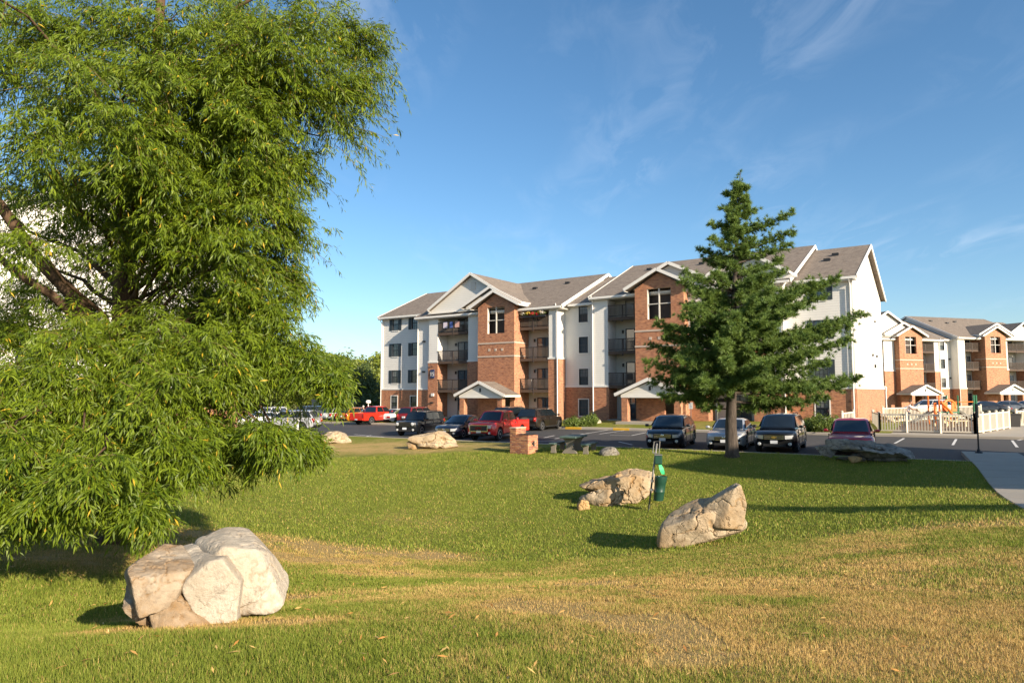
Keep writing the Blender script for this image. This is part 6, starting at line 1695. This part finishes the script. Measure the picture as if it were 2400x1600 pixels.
# ================================================================== PEOPLE
def skin(name, pts, edges, rad, mat, parent, sub=2):
    me = bpy.data.meshes.new(name); me.from_pydata(pts, edges, []); me.update()
    o = link(name, me, mat, parent)
    o.modifiers.new('skin', 'SKIN')
    for i, r_ in enumerate(rad): me.skin_vertices[0].data[i].radius = (r_, r_) if not isinstance(r_, tuple) else r_
    me.skin_vertices[0].data[0].use_root = True
    s = o.modifiers.new('sub', 'SUBSURF'); s.levels = sub; s.render_levels = sub
    dg = bpy.context.evaluated_depsgraph_get(); m2 = bpy.data.meshes.new_from_object(o.evaluated_get(dg))
    bpy.data.objects.remove(o)
    for pl_ in m2.polygons: pl_.use_smooth = True
    m2.materials.clear()
    return link(name, m2, mat, parent)
SKN = simple('skin', (.42, .24, .16), .5, var=.06)
def person(label, pos, rz, shirt, trouser, hair, bend=0.0, reach=0.3):
    root = empty('person', pos, rz); tag(root, label, 'person')
    # facing -y; hips at .92
    hx = 0; fy = -math.sin(bend); fz = math.cos(bend)
    def up(d, y=0): return (0, fy*d, .94+fz*d)
    pel, che, neck, hd_ = (0, 0, .94), up(.40), up(.58), up(.66)
    P = [pel, up(.2), che, neck, (0, hd_[1]-.02, hd_[2]+.05), (0, hd_[1]-.03, hd_[2]+.20)]
    E_ = [(0, 1), (1, 2), (2, 3), (3, 4), (4, 5)]; Rr = [(.15, .11), (.14, .10), (.17, .11), .058, .075, .080]
    hands = []
    for s in (-1, 1):
        n = len(P); sh = (s*.19, che[1], che[2]+.10); el = (s*.25, che[1]-reach*.35, che[2]-.17); wr = (s*.22, el[1]-.10-reach*.45, el[2]-.18+reach*.25); hn = (s*.21, wr[1]-.06, wr[2]-.06)
        P += [sh, el, wr, hn]; E_ += [(2, n), (n, n+1), (n+1, n+2), (n+2, n+3)]; Rr += [.062, .045, .034, (.045, .022)]
        for k, (fx_, ln) in enumerate(((-.03, .07), (-.012, .085), (.008, .08), (.026, .065))):
            m_ = len(P); P += [(hn[0]+fx_, hn[1]-.02, hn[2]-ln*.5), (hn[0]+fx_, hn[1]-.012, hn[2]-ln)]; E_ += [(n+3, m_), (m_, m_+1)]; Rr += [.0085, .0075]
        m_ = len(P); P += [(hn[0]-s*.045, hn[1]-.02, hn[2]-.01), (hn[0]-s*.055, hn[1]-.03, hn[2]-.045)]; E_ += [(n+3, m_), (m_, m_+1)]; Rr += [.010, .009]
        n = len(P); P += [(s*.10, 0, .84), (s*.11, -.02, .48), (s*.12, .02, .09), (s*.125, -.12, .04)]; E_ += [(0, n), (n, n+1), (n+1, n+2), (n+2, n+3)]; Rr += [.085, .058, .04, .04]
    skin('body', P, E_, Rr, SKN, root)
    sh_p = [(0, 0, .90), up(.2), che, up(.52)]; se = [(0, 1), (1, 2), (2, 3)]; sr = [(.175, .135), (.165, .125), (.195, .135), .075]
    for s in (-1, 1):
        n = len(sh_p); sh_p += [(s*.20, che[1], che[2]+.09), (s*.235, che[1]-reach*.22, che[2]-.08)]; se += [(2, n), (n, n+1)]; sr += [.082, .070]
    skin('shirt', sh_p, se, sr, simple('cloth_'+shirt[0], shirt[1], .9, var=.1), root)
    tp_ = [(0, 0, .93)]; te = []; tr2 = [(.165, .125)]
    for s in (-1, 1):
        n = len(tp_); tp_ += [(s*.10, 0, .82), (s*.11, -.02, .48), (s*.12, .02, .12)]; te += [(0, n), (n, n+1), (n+1, n+2)]; tr2 += [.105, .08, .068]
    skin('trousers', tp_, te, tr2, simple('cloth_t'+shirt[0], trouser, .9, var=.1), root)
    hc = np.array(P[5])+np.array([0, .02, .0])
    V, F = ico(3); H_ = V*np.array([.092, .105, .10]); keep = (V[:, 2] > -.05) | (V[:, 1] > .25); 
    Hn = np.where(keep[:, None], H_*1.06, H_*.86); o = link('hair', fast_mesh('hair', Hn+hc, F), simple('hair_'+shirt[0], hair, .8, var=.2), root, smooth=4)
    for s in (-1, 1):
        MB().cbox((s*.032+hc[0], hc[1]-.115, hc[2]-.02), (.024, .012, .012), .003).build('eye', M['metal_dark'], root)
        MB().cbox((s*.088, hc[1]-.01, hc[2]-.03), (.02, .03, .055), .006).build('ear', SKN, root)
    MB().add([(-.014, hc[1]-.10, hc[2]-.07), (.014, hc[1]-.10, hc[2]-.07), (0, hc[1]-.135, hc[2]-.065), (0, hc[1]-.10, hc[2]-.01)], [(0, 1, 2), (0, 2, 3), (1, 3, 2), (0, 3, 1)]).build('nose', SKN, root)
    MB().cbox((0, hc[1]-.095, hc[2]-.10), (.045, .012, .010), .003).build('mouth', simple('lips_'+shirt[0], (.30, .11, .09), .5, var=0), root)
    return root
q = at_depth(857, 960, 69.5); person('man in a light blue shirt bending over the bright red pickup', (q[0], q[1], float(lot_z(q[0], q[1]))), R(-40), ('blue', (.30, .48, .62)), (.03, .04, .10), (.50, .47, .42), bend=.45, reach=.6)
q = at_depth(2128, 990, 53); person('person in a white shirt leaning at the fence beside the playground', (q[0], q[1], float(lot_z(q[0], q[1]))+.16), R(70), ('white', (.72, .72, .73)), (.20, .24, .33), (.05, .035, .025), bend=.35, reach=.5)

# ================================================================== GRASS AND FALLEN LEAVES
rgg = np.random.default_rng(77)
def blades(n, r0, r1, a0, a1, hmin, hmax, w, seed):
    rg = np.random.default_rng(seed)
    r = np.sqrt(rg.uniform(r0*r0, r1*r1, n)); a = rg.uniform(a0, a1, n)
    x = r*np.sin(a); y = r*np.cos(a)
    ok = kerb_dist(x, y) < -.15
    ok &= ~(((x-start[0])*side[0]+(y-start[1])*side[1] > -.02) & ((x-start[0])*side[0]+(y-start[1])*side[1] < 1.97))
    x, y = x[ok], y[ok]; dr = dryness(x, y); ok = ~((dr > .88) & (x < 1.5) & (rg.random(len(x)) < .80)); x, y, dr = x[ok], y[ok], dr[ok]
    z = ground_z(x, y); m = len(x)
    nz = fbm(np.stack([x, y, 0*x], 1)*2.2, 3, 4)
    cl = np.clip(fbm(np.stack([x, y, 0*x+5], 1)*7.0, 2, 14)-.30, 0, 1)*2.2
    h = rg.uniform(hmin, hmax, m)*(1+.45*nz+cl)*(1-.30*dr); th = rg.uniform(0, 2*math.pi, m); le = rg.normal(.35, .35, m)*h
    la = rg.uniform(0, 2*math.pi, m)
    c, s = np.cos(th)*w*.5, np.sin(th)*w*.5
    P0 = np.stack([x-c, y-s, z-.006], 1); P1 = np.stack([x+c, y+s, z-.006], 1); T = np.stack([x+np.cos(la)*le, y+np.sin(la)*le, z+h], 1)
    V = np.stack([P0, P1, T], 1).reshape(-1, 3)
    dd_ = np.clip((dr+rg.normal(0, .33, m) > .55)*.85+.15*dr+rg.normal(0, .08, m), 0, 1)
    tt = np.clip(rg.normal(.45, .22, m)+.25*nz, 0, 1)
    return V, np.repeat(dd_, 3), np.repeat(tt, 3)
gs = [blades(430000, 2.6, 8.0, -.75, .75, .020, .042, .0050, 1), blades(340000, 8.0, 15, -.72, .70, .022, .048, .0095, 2), blades(260000, 15, 34, -.70, .66, .030, .065, .020, 3)]
V = np.concatenate([g[0] for g in gs]); me = fast_mesh('grass', V, np.arange(len(V)).reshape(-1, 3), {'dry': np.concatenate([g[1] for g in gs]), 'tint': np.concatenate([g[2] for g in gs])})
tag(link('grass', me, M['blade']), 'short mown grass blades covering the lawn', 'grass', kind='stuff')
# fallen willow leaves
n = 900; r = np.sqrt(rgg.uniform(9, 190, n)); a = rgg.uniform(-.75, .55, n); x = r*np.sin(a); y = r*np.cos(a)
ok = (kerb_dist(x, y) < -1); x, y = x[ok], y[ok]
extra = [on_lawn(px, py) for px, py in ((1020,1300),(1060,1310),(1090,1305),(990,1312),(1110,1300),(1040,1318),(1130,1296))]
for e in extra:
    x = np.concatenate([x, rgg.normal(e[0], .18, 10)]); y = np.concatenate([y, rgg.normal(e[1], .10, 10)])
z = ground_z(x, y)+.035
D = unit(np.stack([rgg.normal(0, 1, len(x)), rgg.normal(0, 1, len(x)), rgg.normal(0, .25, len(x))], 1))
Ll = rgg.uniform(.05, .10, len(x)); V, F = leafquads(np.stack([x, y, z], 1), D, np.tile([0, 0, 1.0], (len(x), 1))+rgg.normal(0, .3, (len(x), 3)), Ll, Ll*.22, .1)
tag(link('fallen_leaves', fast_mesh('fallen_leaves', V, F, {'tint': np.repeat(rgg.random(len(x)), 4)}), mk_leaf('fallen_leaf', (.45, .20, .05), (.62, .42, .14), None, .15)), 'scattered yellow fallen leaves on the lawn', 'leaves', kind='stuff')
print('TRIS', sum(len(o.data.polygons) for o in SC.objects if o.type == 'MESH'), 'LEAVES', NLEAF, 'TUFTS', NTUFT)
